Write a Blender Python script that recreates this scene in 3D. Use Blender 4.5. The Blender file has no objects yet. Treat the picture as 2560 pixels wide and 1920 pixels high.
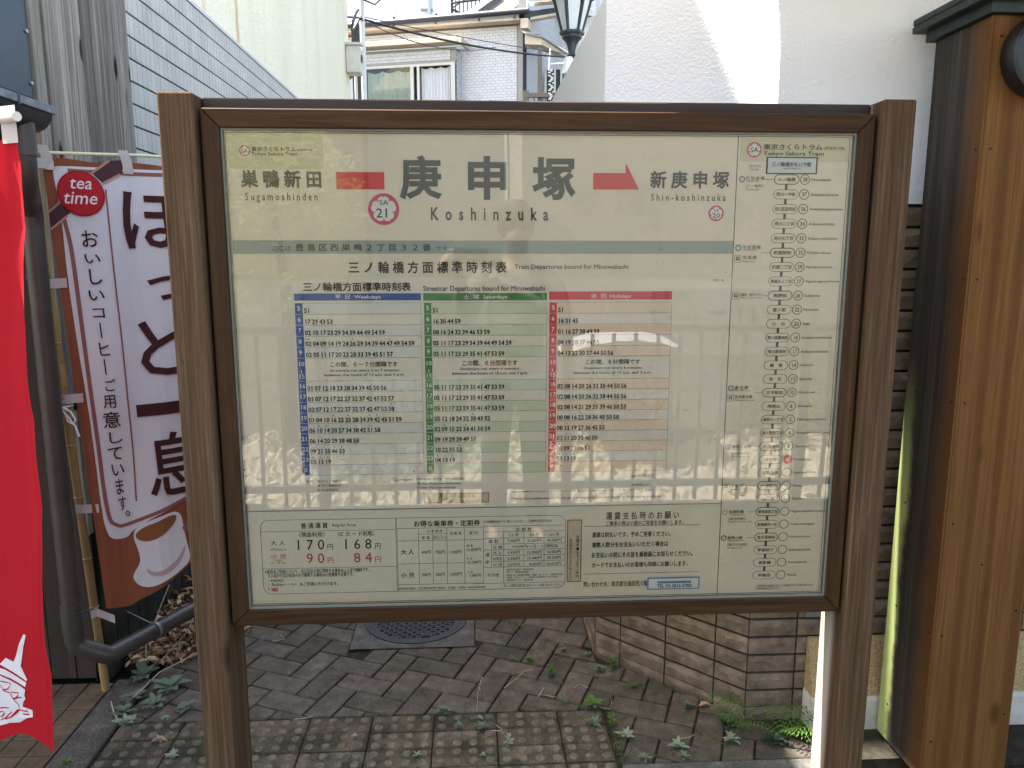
import bpy, bmesh, math, random
from mathutils import Vector, Matrix
R = math.radians
rnd = random.Random(7)
scn = bpy.context.scene
C = scn.collection

# ---------------------------------------------------------------- camera, sky, sun, exposure
cam = bpy.data.cameras.new('camera'); camo = bpy.data.objects.new('camera', cam); C.objects.link(camo)
cam.sensor_width = 36.0; cam.lens = 36.0 * 1910 / 2560; cam.clip_start = 0.02; cam.clip_end = 400
camo.location = (0, 0, 1.51); camo.rotation_euler = (R(90 - 9.5), 0, R(-3.0))
scn.camera = camo
SUN_EL, SUN_AZ = 65.0, 10.0          # the sun stands to the left (-X) and 10 degrees towards +Y
sdir = Vector((-math.cos(R(SUN_EL)) * math.cos(R(SUN_AZ)), math.cos(R(SUN_EL)) * math.sin(R(SUN_AZ)), math.sin(R(SUN_EL))))
w = bpy.data.worlds.new('World'); scn.world = w; w.use_nodes = True
nt = w.node_tree; bg = nt.nodes['Background']; sky = nt.nodes.new('ShaderNodeTexSky')
sky.sky_type = 'NISHITA'; sky.sun_disc = False; sky.sun_elevation = R(SUN_EL); sky.sun_rotation = math.atan2(sdir.x, sdir.y)
sky.air_density = 1.0; sky.dust_density = 2.5; sky.ozone_density = 0.6
tint = nt.nodes.new('ShaderNodeMix'); tint.data_type = 'RGBA'; tint.blend_type = 'MULTIPLY'; tint.inputs[0].default_value = 1.0; tint.inputs[7].default_value = (1.07, 1.0, 0.89, 1)   # thin warm haze over the blue
nt.links.new(sky.outputs[0], tint.inputs[6]); nt.links.new(tint.outputs[2], bg.inputs[0]); bg.inputs[1].default_value = 0.14
sl = bpy.data.lights.new('sun', 'SUN'); sl.energy = 4.2; sl.angle = R(0.53); sl.color = (1.0, 0.95, 0.87)
slo = bpy.data.objects.new('sun', sl); C.objects.link(slo); slo.rotation_euler = sdir.to_track_quat('Z', 'Y').to_euler(); slo.location = (-6, 2, 14)
scn.view_settings.view_transform = 'Standard'; scn.view_settings.look = 'None'
scn.view_settings.gamma = 1.0; scn.view_settings.exposure = 2.62; scn.view_settings.use_curve_mapping = False
scn.cycles.max_bounces = 10; scn.cycles.transparent_max_bounces = 12

# ---------------------------------------------------------------- materials
def mk(name):
    m = bpy.data.materials.new(name); m.use_nodes = True
    t = m.node_tree; b = t.nodes['Principled BSDF']; return m, t, b
def nd(t, kind, **kw):
    n = t.nodes.new(kind)
    for k, v in kw.items():
        if k in n.inputs: n.inputs[k].default_value = v
        else: setattr(n, k, v)
    return n
def plain(name, col, rough=0.6, metal=0.0, spec=0.4, noise=0.0, nscale=20.0, bump=0.0, bscale=80.0):
    m, t, b = mk(name); b.inputs['Roughness'].default_value = rough; b.inputs['Metallic'].default_value = metal
    b.inputs['Specular IOR Level'].default_value = spec; b.inputs['Base Color'].default_value = (*col, 1)
    if noise or bump: tc = nd(t, 'ShaderNodeTexCoord')
    if noise:
        n = nd(t, 'ShaderNodeTexNoise', Scale=nscale, Detail=5.0, Roughness=0.6); t.links.new(tc.outputs['Object'], n.inputs['Vector'])
        r = nd(t, 'ShaderNodeValToRGB'); r.color_ramp.elements[0].position = 0.3; r.color_ramp.elements[1].position = 0.72
        r.color_ramp.elements[0].color = (*[c * (1 - noise) for c in col], 1); r.color_ramp.elements[1].color = (*[min(1, c * (1 + noise * .6)) for c in col], 1)
        t.links.new(n.outputs['Fac'], r.inputs[0]); t.links.new(r.outputs[0], b.inputs['Base Color'])
    if bump:
        n2 = nd(t, 'ShaderNodeTexNoise', Scale=bscale, Detail=4.0); t.links.new(tc.outputs['Object'], n2.inputs['Vector'])
        bp = nd(t, 'ShaderNodeBump', Strength=bump, Distance=0.01); t.links.new(n2.outputs['Fac'], bp.inputs['Height']); t.links.new(bp.outputs[0], b.inputs['Normal'])
    return m
def mix3(t, fac, a, b_, mode='MIX'):
    n = t.nodes.new('ShaderNodeMix'); n.data_type = 'RGBA'; n.blend_type = mode
    for i, v in ((0, fac), (6, a), (7, b_)):
        if hasattr(v, 'is_linked'): t.links.new(v, n.inputs[i])
        elif i == 0: n.inputs[0].default_value = v
        else: n.inputs[i].default_value = (*v, 1)
    return n.outputs[2]
def ramp(t, src, stops):
    r = nd(t, 'ShaderNodeValToRGB'); e = r.color_ramp.elements
    while len(e) < len(stops): e.new(0.5)
    for i, (p, c) in enumerate(stops): e[i].position = p; e[i].color = (*c, 1) if len(c) == 3 else c
    t.links.new(src, r.inputs[0]); return r.outputs[0]
def noise(t, vec, scale, detail=5.0, rough=0.6, dist=0.0):
    n = nd(t, 'ShaderNodeTexNoise', Scale=scale, Detail=detail, Roughness=rough, Distortion=dist); t.links.new(vec, n.inputs['Vector']); return n.outputs['Fac']
def wood(name, dark, mid, light, axis='Z', grain=55.0, stretch=0.035, rough=0.6, bump=0.25, spec=0.3, wave=0.0, var=0.25, knots=0.0, broad=0.45):
    m, t, b = mk(name); tc = nd(t, 'ShaderNodeTexCoord'); oi = nd(t, 'ShaderNodeObjectInfo')
    ad = nd(t, 'ShaderNodeVectorMath', operation='MULTIPLY_ADD')
    cmb = nd(t, 'ShaderNodeCombineXYZ')
    for i in range(3): t.links.new(oi.outputs['Random'], cmb.inputs[i])
    t.links.new(cmb.outputs[0], ad.inputs[0]); ad.inputs[1].default_value = (7, 13, 5); t.links.new(tc.outputs['Object'], ad.inputs[2])
    mp = nd(t, 'ShaderNodeMapping'); s = [1.0, 1.0, 1.0]; s['XYZ'.index(axis)] = stretch; mp.inputs['Scale'].default_value = s
    t.links.new(ad.outputs[0], mp.inputs['Vector'])
    f1 = noise(t, mp.outputs[0], grain, 9.0, 0.72, 0.6); f2 = noise(t, mp.outputs[0], grain * 0.22, 3.0, 0.5, 1.5)
    c1 = ramp(t, f1, [(0.3, dark), (0.5, mid), (0.72, light)]); c2 = ramp(t, f2, [(0.3, dark), (0.55, mid), (0.75, light)])
    col = mix3(t, broad, c1, c2)
    if wave:
        wv = nd(t, 'ShaderNodeTexWave', Scale=wave, Distortion=9.0, Detail=3.0); wv.inputs['Detail Scale'].default_value = 1.2; wv.bands_direction = 'X'
        t.links.new(mp.outputs[0], wv.inputs['Vector']); col = mix3(t, ramp(t, wv.outputs['Fac'], [(0.55, (0, 0, 0)), (1.0, (0.6, 0.6, 0.6))]), col, dark)
    if knots:
        mk_ = nd(t, 'ShaderNodeMapping'); s2 = [9.0, 9.0, 9.0]; s2['XYZ'.index(axis)] = 3.2; mk_.inputs['Scale'].default_value = s2; t.links.new(ad.outputs[0], mk_.inputs['Vector'])
        vo = nd(t, 'ShaderNodeTexVoronoi', Scale=1.0); t.links.new(mk_.outputs[0], vo.inputs['Vector'])
        col = mix3(t, ramp(t, vo.outputs['Distance'], [(0.09, (knots,)*3), (0.17, (0, 0, 0))]), col, [c * .35 for c in dark])
    br = nd(t, 'ShaderNodeMapRange'); br.inputs[3].default_value = 1 - var; br.inputs[4].default_value = 1 + var * .6; t.links.new(oi.outputs['Random'], br.inputs[0])
    hs = nd(t, 'ShaderNodeHueSaturation'); t.links.new(br.outputs[0], hs.inputs['Value']); t.links.new(col, hs.inputs['Color']); t.links.new(hs.outputs[0], b.inputs['Base Color'])
    b.inputs['Roughness'].default_value = rough; b.inputs['Specular IOR Level'].default_value = spec
    bp = nd(t, 'ShaderNodeBump', Strength=bump, Distance=0.004); t.links.new(f1, bp.inputs['Height']); t.links.new(bp.outputs[0], b.inputs['Normal'])
    return m
def masonry(name, cols, rough=0.85, nscale=14.0, bump=0.35, bscale=120.0, var=0.2, moss=None, mossamt=0.5, coords='Object', speck=0.0, mossscale=3.0):
    m, t, b = mk(name); tc = nd(t, 'ShaderNodeTexCoord'); oi = nd(t, 'ShaderNodeObjectInfo'); geo = nd(t, 'ShaderNodeNewGeometry')
    pos = geo.outputs['Position']
    f = noise(t, pos, nscale, 7.0, 0.65, 0.3); col = ramp(t, f, [(0.3, cols[0]), (0.52, cols[1]), (0.74, cols[2])])
    br = nd(t, 'ShaderNodeMapRange'); br.inputs[3].default_value = 1 - var; br.inputs[4].default_value = 1 + var; t.links.new(oi.outputs['Random'], br.inputs[0])
    hs = nd(t, 'ShaderNodeHueSaturation'); t.links.new(br.outputs[0], hs.inputs['Value']); t.links.new(col, hs.inputs['Color']); out = hs.outputs[0]
    if moss:
        g = noise(t, pos, mossscale, 8.0, 0.7, 0.5); gm = ramp(t, g, [(mossamt, (0, 0, 0)), (mossamt + 0.16, (1, 1, 1))])
        out = mix3(t, gm, out, moss)
    if speck:
        g = noise(t, pos, 420.0, 2.0, 0.5); out = mix3(t, ramp(t, g, [(0.62, (0, 0, 0)), (0.68, (speck, speck, speck))]), out, (0.55, 0.52, 0.46))
    t.links.new(out, b.inputs['Base Color']); b.inputs['Roughness'].default_value = rough; b.inputs['Specular IOR Level'].default_value = 0.25
    f2 = noise(t, pos, bscale, 6.0, 0.7); bp = nd(t, 'ShaderNodeBump', Strength=bump, Distance=0.004); t.links.new(f2, bp.inputs['Height']); t.links.new(bp.outputs[0], b.inputs['Normal'])
    return m
def stucco(name, col, bump=0.8, scale=70.0, stretch=(1, 1, 1), stain=None, rough=0.9, rot=(0, 0, 0)):
    m, t, b = mk(name); geo = nd(t, 'ShaderNodeNewGeometry'); pos = geo.outputs['Position']
    mp = nd(t, 'ShaderNodeMapping'); mp.inputs['Scale'].default_value = stretch; mp.inputs['Rotation'].default_value = rot; t.links.new(pos, mp.inputs['Vector'])
    f = noise(t, mp.outputs[0], scale, 3.0, 0.5, 0.4); bp = nd(t, 'ShaderNodeBump', Strength=bump, Distance=0.006); t.links.new(f, bp.inputs['Height']); t.links.new(bp.outputs[0], b.inputs['Normal'])
    g = noise(t, pos, 2.0, 4.0); out = mix3(t, g, [c * 0.95 for c in col], [min(1, c * 1.04) for c in col])
    if stain:
        ms = nd(t, 'ShaderNodeMapping'); ms.inputs['Scale'].default_value = (1, 1, 0.06); t.links.new(pos, ms.inputs['Vector'])
        s1 = noise(t, ms.outputs[0], 1.6, 6.0, 0.7); out = mix3(t, ramp(t, s1, [(0.46, (0, 0, 0)), (0.75, (0.6, 0.6, 0.6))]), out, stain)
        sp = noise(t, mp.outputs[0], scale, 2.0); out = mix3(t, ramp(t, sp, [(0.35, (0.35, 0.35, 0.35)), (0.55, (0, 0, 0))]), out, [c * 0.5 for c in col])
    t.links.new(out, b.inputs['Base Color']); b.inputs['Roughness'].default_value = rough; b.inputs['Specular IOR Level'].default_value = 0.2
    return m
def cloth(name, col, trans=0.35, bump=0.15, rough=0.85):
    m, t, b = mk(name); b.inputs['Base Color'].default_value = (*col, 1); b.inputs['Roughness'].default_value = rough; b.inputs['Specular IOR Level'].default_value = 0.15
    tc = nd(t, 'ShaderNodeTexCoord'); f = noise(t, tc.outputs['Object'], 500.0, 2.0); bp = nd(t, 'ShaderNodeBump', Strength=bump, Distance=0.001)
    t.links.new(f, bp.inputs['Height']); t.links.new(bp.outputs[0], b.inputs['Normal'])
    tr = nd(t, 'ShaderNodeBsdfTranslucent'); tr.inputs[0].default_value = (*col, 1); mx = nd(t, 'ShaderNodeMixShader'); mx.inputs[0].default_value = trans
    t.links.new(b.outputs[0], mx.inputs[1]); t.links.new(tr.outputs[0], mx.inputs[2]); t.links.new(mx.outputs[0], t.nodes['Material Output'].inputs[0])
    return m
def glassmat(name, rough=0.0, tint=(1, 1, 1), dirt=0.0, ior=1.5, boost=0.0, gain=1.0):
    m, t, b = mk(name); t.nodes.remove(b)
    fr = nd(t, 'ShaderNodeFresnel', IOR=ior); gl = nd(t, 'ShaderNodeBsdfGlossy', Roughness=rough); tp = nd(t, 'ShaderNodeBsdfTransparent'); tp.inputs[0].default_value = (*tint, 1)
    geo = nd(t, 'ShaderNodeNewGeometry')
    mx = nd(t, 'ShaderNodeMixShader'); add = nd(t, 'ShaderNodeMath', operation='MULTIPLY_ADD'); add.inputs[1].default_value = gain; add.inputs[2].default_value = boost
    t.links.new(fr.outputs[0], add.inputs[0]); t.links.new(add.outputs[0], mx.inputs[0]); t.links.new(tp.outputs[0], mx.inputs[1]); t.links.new(gl.outputs[0], mx.inputs[2])
    wv = noise(t, geo.outputs['Position'], 2.2, 1.0); bp = nd(t, 'ShaderNodeBump', Strength=0.04, Distance=0.02); t.links.new(wv, bp.inputs['Height']); t.links.new(bp.outputs[0], gl.inputs['Normal'])
    last = mx.outputs[0]
    if dirt:
        df = nd(t, 'ShaderNodeBsdfDiffuse'); df.inputs[0].default_value = (0.45, 0.42, 0.34, 1); m2 = nd(t, 'ShaderNodeMixShader')
        f = noise(t, geo.outputs['Position'], 7.0, 9.0, 0.75); msk = ramp(t, f, [(0.5, (0.0, 0.0, 0.0)), (0.8, (dirt, dirt, dirt))])
        t.links.new(msk, m2.inputs[0]); t.links.new(last, m2.inputs[1]); t.links.new(df.outputs[0], m2.inputs[2]); last = m2.outputs[0]
    t.links.new(last, t.nodes['Material Output'].inputs[0]); return m

# ---------------------------------------------------------------- mesh helpers
class MB:
    def __init__(s): s.v = []; s.f = []
    def add(s, vs, fs):
        n = len(s.v); s.v += [tuple(v) for v in vs]; s.f += [tuple(i + n for i in f) for f in fs]; return s
    def box(s, x0, x1, y0, y1, z0, z1):
        return s.add([(x0,y0,z0),(x1,y0,z0),(x1,y1,z0),(x0,y1,z0),(x0,y0,z1),(x1,y0,z1),(x1,y1,z1),(x0,y1,z1)],
                     [(0,3,2,1),(4,5,6,7),(0,1,5,4),(1,2,6,5),(2,3,7,6),(3,0,4,7)])
    def obox(s, o, a, b, c):
        o = Vector(o); a = Vector(a); b = Vector(b); c = Vector(c)
        p = [o, o+a, o+a+b, o+b, o+c, o+a+c, o+a+b+c, o+b+c]
        fs = [(0,3,2,1),(4,5,6,7),(0,1,5,4),(1,2,6,5),(2,3,7,6),(3,0,4,7)]
        if a.cross(b).dot(c) < 0: fs = [f[::-1] for f in fs]
        return s.add(p, fs)
    def prism(s, poly, off):
        off = Vector(off); n = len(poly); p = [Vector(q) for q in poly]
        nor = Vector((0, 0, 0))
        for i in range(n): nor += p[i].cross(p[(i+1) % n])
        fs = [tuple(range(n))[::-1], tuple(range(n, 2*n))] + [(i, (i+1) % n, (i+1) % n + n, i + n) for i in range(n)]
        if nor.dot(off) < 0: fs = [f[::-1] for f in fs]
        return s.add(p + [q + off for q in p], fs)
    def tube(s, pts, r, n=10, cap=True):
        pts = [Vector(p) for p in pts]; rs = r if isinstance(r, (list, tuple)) else [r] * len(pts); rings = []
        up = None
        for i, p in enumerate(pts):
            d = (pts[min(i+1, len(pts)-1)] - pts[max(i-1, 0)]).normalized()
            if up is None: up = Vector((0, 0, 1)) if abs(d.z) < 0.9 else Vector((1, 0, 0))
            a = d.cross(up).normalized(); up = a.cross(d).normalized()
            rings.append([p + (a * math.cos(2*math.pi*k/n) + up * math.sin(2*math.pi*k/n)) * rs[i] for k in range(n)])
        vs = [q for rg in rings for q in rg]; fs = []
        for i in range(len(pts) - 1):
            for k in range(n): fs.append((i*n+k, i*n+(k+1) % n, (i+1)*n+(k+1) % n, (i+1)*n+k))
        if cap: fs += [tuple(range(n))[::-1], tuple((len(pts)-1)*n + k for k in range(n))]
        return s.add(vs, fs)
    def lathe(s, prof, c, n=20, axis='Z'):
        vs = []; fs = []; m_ = len(prof)
        for k in range(n):
            a = 2*math.pi*k/n
            for r, h in prof:
                if axis == 'Z': vs.append((c[0] + r*math.cos(a), c[1] + r*math.sin(a), c[2] + h))
                else: vs.append((c[0] + r*math.cos(a), c[1] - h, c[2] + r*math.sin(a)))
        for k in range(n):
            for i in range(m_ - 1): fs.append((k*m_+i, ((k+1) % n)*m_+i, ((k+1) % n)*m_+i+1, k*m_+i+1))
        return s.add(vs, fs)
    def mesh(s, name, mat, org=(0, 0, 0), bevel=0.0, smooth=False, seg=1):
        o = Vector(org); me = bpy.data.meshes.new(name); me.from_pydata([Vector(v) - o for v in s.v], [], s.f)
        if mat: me.materials.append(mat)
        if bevel:
            bm = bmesh.new(); bm.from_mesh(me); bmesh.ops.bevel(bm, geom=bm.edges[:], offset=bevel, segments=seg, affect='EDGES', clamp_overlap=True); bm.to_mesh(me); bm.free()
        if smooth:
            me.shade_smooth()
            try: me.set_sharp_from_angle(angle=R(40))
            except Exception: pass
        me.update(); return me
    def build(s, name, mat, parent=None, bevel=0.0, smooth=False, seg=1, org=None):
        po = wloc(parent) if parent else Vector((0, 0, 0)); o_ = Vector(org) if org is not None else po
        me = s.mesh(name, mat, o_, bevel, smooth, seg); ob = bpy.data.objects.new(name, me); C.objects.link(ob)
        if parent: ob.parent = parent; ob.location = o_ - po
        elif org is not None: ob.location = o_
        return ob
def wloc(o):
    v = Vector((0, 0, 0))
    while o: v += o.location; o = o.parent
    return v
def thing(name, label, cat, loc, group=None):
    o = bpy.data.objects.new(name, None); C.objects.link(o); o.location = loc; o.empty_display_size = 0.1
    o['label'] = label; o['category'] = cat
    if group: o['group'] = group
    return o
def tag(o, label, cat, group=None):
    o['label'] = label; o['category'] = cat
    if group: o['group'] = group
    return o
def struct(o): o['kind'] = 'structure'; return o
def inst(name, me, parent, loc, rot=(0, 0, 0), scale=None):
    o = bpy.data.objects.new(name, me); C.objects.link(o); o.parent = parent; o.location = Vector(loc) - (wloc(parent) if parent else Vector()); o.rotation_euler = rot
    if scale: o.scale = scale
    return o
def clip(poly, nx, ny, d):            # keep the side nx*x + ny*y <= d
    out = []
    for i in range(len(poly)):
        a = poly[i]; b = poly[(i+1) % len(poly)]; da = nx*a[0]+ny*a[1]-d; db = nx*b[0]+ny*b[1]-d
        if da <= 0: out.append(a)
        if da * db < 0: k = da/(da-db); out.append((a[0]+(b[0]-a[0])*k, a[1]+(b[1]-a[1])*k))
    return out
def area(p): return abs(sum(p[i][0]*p[(i+1) % len(p)][1]-p[(i+1) % len(p)][0]*p[i][1] for i in range(len(p))))/2 if len(p) > 2 else 0
def catenary(a, b, sag, n=16):
    a = Vector(a); b = Vector(b); return [a.lerp(b, i/n) - Vector((0, 0, sag*4*(i/n)*(1-i/n))) for i in range(n+1)]

# ---------------------------------------------------------------- palette
M = {}
M['frame'] = wood('frame_wood', (0.018, 0.008, 0.003), (0.042, 0.021, 0.009), (0.082, 0.044, 0.020), 'X', 90, 0.04, 0.6, 0.35, 0.12, var=0.12, broad=.35)
M['frameZ'] = wood('frame_wood_upright', (0.018, 0.008, 0.003), (0.042, 0.021, 0.009), (0.082, 0.044, 0.020), 'Z', 90, 0.04, 0.6, 0.35, 0.12, var=0.12, broad=.35)
M['post'] = wood('post_wood', (0.034, 0.019, 0.010), (0.080, 0.049, 0.028), (0.180, 0.122, 0.078), 'Z', 130, 0.02, 0.8, 0.6, 0.05, var=0.1, knots=.6, broad=.3)
M['rail'] = wood('rail_wood', (0.0210, 0.0120, 0.0084), (0.0360, 0.0216, 0.0150), (0.0540, 0.0330, 0.0240), 'X', 50, 0.05, 0.6, 0.2)
M['grey_plank'] = wood('weathered_plank', (0.085, 0.070, 0.054), (0.26, 0.228, 0.188), (0.62, 0.57, 0.49), 'Z', 75, 0.02, 0.9, 0.8, 0.05, var=0.45, knots=1.0, broad=.22)
M['dark_board'] = wood('dark_board', (0.018, 0.012, 0.010), (0.035, 0.022, 0.018), (0.07, 0.05, 0.042), 'Z', 34, 0.03, 0.75, 0.4, var=0.3)
M['green_board'] = wood('mossy_board', (0.022, 0.024, 0.017), (0.045, 0.048, 0.036), (0.09, 0.09, 0.07), 'Z', 34, 0.03, 0.85, 0.5, var=0.35)
M['pillar_front'] = wood('pillar_wood', (0.080, 0.033, 0.009), (0.155, 0.071, 0.021), (0.23, 0.118, 0.042), 'Z', 150, 0.018, 0.65, 0.5, 0.1, wave=4, var=0.1, knots=.6, broad=.3)
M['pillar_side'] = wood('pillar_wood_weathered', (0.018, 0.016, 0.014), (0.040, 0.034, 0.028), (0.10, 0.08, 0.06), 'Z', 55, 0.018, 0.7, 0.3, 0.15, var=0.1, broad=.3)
M['bamboo'] = wood('bamboo_cane', (0.20, 0.13, 0.045), (0.31, 0.21, 0.08), (0.40, 0.29, 0.13), 'Z', 60, 0.02, 0.45, 0.1, 0.4, var=0.05)
def paper(name, col, mot=0.06):
    m, t, b = mk(name); geo = nd(t, 'ShaderNodeNewGeometry'); f = noise(t, geo.outputs['Position'], 6.0, 6.0, 0.6)
    ms = nd(t, 'ShaderNodeMapping'); ms.inputs['Scale'].default_value = (1, 1, 0.15); t.links.new(geo.outputs['Position'], ms.inputs['Vector']); f2 = noise(t, ms.outputs[0], 30.0, 3.0)
    c = mix3(t, f, [v * (1 - mot) for v in col], [min(1, v * (1 + mot)) for v in col]); c = mix3(t, ramp(t, f2, [(0.62, (0, 0, 0)), (0.8, (0.25, 0.25, 0.25))]), c, [v * 0.82 for v in col])
    t.links.new(c, b.inputs['Base Color']); b.inputs['Roughness'].default_value = 0.7; b.inputs['Specular IOR Level'].default_value = 0.15; return m
M['poster'] = paper('aged_poster', (0.64, 0.57, 0.455)); M['sheet'] = paper('timetable_paper', (0.665, 0.60, 0.51), 0.04); M['faresheet'] = paper('fare_paper', (0.62, 0.58, 0.485), 0.03)
ink = lambda n, c, r=0.6: plain('ink_' + n, c, r, spec=0.2)
INK = {'k': ink('charcoal', (0.03, 0.03, 0.028)), 'K': ink('black', (0.008, 0.008, 0.008)), 'g': ink('slate', (0.062, 0.07, 0.068)), 'w': ink('white', (0.75, 0.75, 0.68)),
       'r': ink('red', (0.42, 0.045, 0.05)), 'blue': ink('blue', (0.022, 0.075, 0.27)), 'green': ink('green', (0.055, 0.20, 0.06)), 'crim': ink('crimson', (0.56, 0.055, 0.075)),
       'red': ink('arrow_red', (0.55, 0.055, 0.06)), 'pink': ink('emblem_pink', (0.50, 0.07, 0.14)), 'band': ink('band_grey', (0.28, 0.31, 0.285)), 'patch': ink('patch_beige', (0.52, 0.475, 0.32)),
       'rimbrown': ink('rim_brown', (0.25, 0.08, 0.05)), 'stick': ink('sticker_beige', (0.47, 0.40, 0.27)), 'stickw': ink('sticker_white', (0.62, 0.62, 0.58)), 'stickb': ink('plate_pale', (0.5, 0.53, 0.53)),
       'bluerim': ink('rim_blue', (0.04, 0.2, 0.42)), 'rowb': ink('row_lavender', (0.60, 0.575, 0.54)), 'rowg': ink('row_sage', (0.54, 0.555, 0.42)), 'rowo': ink('row_peach', (0.70, 0.545, 0.41)),
       'line': ink('hairline', (0.16, 0.16, 0.15)), 'teal': ink('teal', (0.05, 0.22, 0.16)), 'gold': ink('gold', (0.5, 0.33, 0.08)), 'navy': ink('navy', (0.05, 0.09, 0.25)), 'maroon': ink('maroon', (0.3, 0.03, 0.03)), 'dg': ink('line_green', (0.05, 0.2, 0.08)), 'smut': ink('smudge', (0.17, 0.13, 0.08))}
M['glass'] = glassmat('acrylic_pane', 0.0, (0.98, 0.98, 0.96), 0.06, 1.45, 0.0, 1.25)
M['black'] = plain('black_gap', (0.012, 0.012, 0.012), 0.6)
M['gasket'] = plain('grey_gasket', (0.13, 0.14, 0.12), 0.4, spec=0.3)

# ---------------------------------------------------------------- lettering
_tc = {}; _dx = {}
def ref(w):
    if 'ref' not in _tc: _tc['ref'] = (0.0, 1.25, -0.014, 0.742)
    return _tc['ref']
def glyphs(s, w=0.0, res=2):
    key = (s, w)
    if key not in _tc:
        cu = bpy.data.curves.new('lettering', 'FONT'); cu.body = s; cu.resolution_u = res; cu.fill_mode = 'FRONT'
        if w: cu.bevel_depth = w; cu.bevel_resolution = 0
        o = bpy.data.objects.new('lettering', cu); me = bpy.data.meshes.new_from_object(o)
        vs = [tuple(v.co) for v in me.vertices]; fs = [tuple(p.vertices) for p in me.polygons]
        bpy.data.objects.remove(o); bpy.data.curves.remove(cu); bpy.data.meshes.remove(me)
        x0 = min(v[0] for v in vs); x1 = max(v[0] for v in vs); y0 = min(v[1] for v in vs); y1 = max(v[1] for v in vs)
        if len(s) == 2 and s.isdigit() and s != '00':
            if 'dx' not in _dx: _dx['dx'] = 1; glyphs('00', w)
            x0, x1 = _dx['r']
        elif s == '00': _dx['r'] = (x0, x1)
        ww = w or 1.0
        _tc[key] = ([((v[0]-x0)/(x1-x0), (v[1]-y0)/(y1-y0), v[2]/ww) for v in vs], fs)
    return _tc[key]
class Print:                          # flat print collected by colour, then laid on a panel
    def __init__(s, fn=None): s.c = {}; s.fn = fn
    def put(s, col, vs, fs):
        v, f = s.c.setdefault(col, ([], [])); n = len(v); v += vs; f += [tuple(i+n for i in q) for q in fs]
    def text(s, col, txt, x0, z0, x1, z1, w=0.0, y=0.0, sh=0.0):
        vs, fs = glyphs(txt, w); s.put(col, [(x0+(x1-x0)*a+sh*(b-.5)*(z1-z0), y - 0.0002*c, z0+(z1-z0)*b) for a, b, c in vs], fs)
    def rect(s, col, x0, z0, x1, z1, y=0.0): s.put(col, [(x0,y,z0),(x1,y,z0),(x1,y,z1),(x0,y,z1)], [(0,1,2,3)])
    def poly(s, col, pts, y=0.0): s.put(col, [(a, y, b) for a, b in pts], [tuple(range(len(pts)))])
    def disc(s, col, cx, cz, r, y=0.0, n=28): s.poly(col, [(cx+r*math.cos(2*math.pi*i/n), cz+r*math.sin(2*math.pi*i/n)) for i in range(n)], y)
    def path(s, col, pts, wd, y=0.0, close=False):
        n = len(pts); m_ = n if close else n-1; L = []; Rr = []
        for i in range(n):
            a = Vector(pts[(i-1) % n] if (close or i) else pts[i]); b = Vector(pts[(i+1) % n] if (close or i < n-1) else pts[i]); d = (b-a).normalized(); q = Vector((-d[1], d[0]))*wd/2; p = Vector(pts[i]); L.append(p+q); Rr.append(p-q)
        s.put(col, [(q[0], y, q[1]) for q in L+Rr], [(i, i+n, (i+1) % n+n, (i+1) % n) for i in range(m_)])
    def done(s, parent, name='lettering', offs=None):
        po = wloc(parent)
        for k, (v, f) in s.c.items():
            me = bpy.data.meshes.new(name); me.from_pydata([Vector(q) - (po if not s.fn else Vector()) for q in v], [], f); me.materials.append(INK[k])
            if s.fn:                    # cut into a grid first so that the print follows the cloth
                bm = bmesh.new(); bm.from_mesh(me)
                for ax in (0, 2):
                    a_ = min(q.co[ax] for q in bm.verts); b_ = max(q.co[ax] for q in bm.verts); c_ = a_ + .02
                    while c_ < b_:
                        co = [0, 0, 0]; co[ax] = c_; no = [0, 0, 0]; no[ax] = 1; bmesh.ops.bisect_plane(bm, geom=bm.verts[:]+bm.edges[:]+bm.faces[:], plane_co=co, plane_no=no); c_ += .035
                for q in bm.verts: q.co = s.fn(q.co.x, q.co.y, q.co.z) - po
                bm.to_mesh(me); bm.free()
            me.update()
            o = bpy.data.objects.new(name, me); C.objects.link(o); o.parent = parent; o['kind'] = 'stuff'
def pill(cx, cz, hw, hh, n=8):
    p = []
    for i in range(n+1): a = -math.pi/2 + math.pi*i/n; p.append((cx+hw-hh+hh*math.cos(a), cz+hh*math.sin(a)))
    for i in range(n+1): a = math.pi/2 + math.pi*i/n; p.append((cx-hw+hh+hh*math.cos(a), cz+hh*math.sin(a)))
    return p
def rrect(x0, z0, x1, z1, r, n=5):
    p = []
    for cx, cz, a0 in ((x1-r, z0+r, -90), (x1-r, z1-r, 0), (x0+r, z1-r, 90), (x0+r, z0+r, 180)):
        for i in range(n+1): a = R(a0+90*i/n); p.append((cx+r*math.cos(a), cz+r*math.sin(a)))
    return p
def emblem(P, cx, cz, r, y):
    P.disc('pink', cx, cz, r, y, 36); pts = []
    for i in range(100):
        a = 2*math.pi*i/100; t5 = (a*5/(2*math.pi)) % 1.0; d = abs(t5-.5)*2
        rr = .52 + .30*max(0.0, 1-d*d)**.38
        if d < .12: rr -= (.12-d)*0.7
        pts.append((cx+r*rr*math.cos(a+math.pi/2+math.pi/5), cz+r*rr*math.sin(a+math.pi/2+math.pi/5)))
    P.poly('stickw', pts, y-0.0004)

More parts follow.
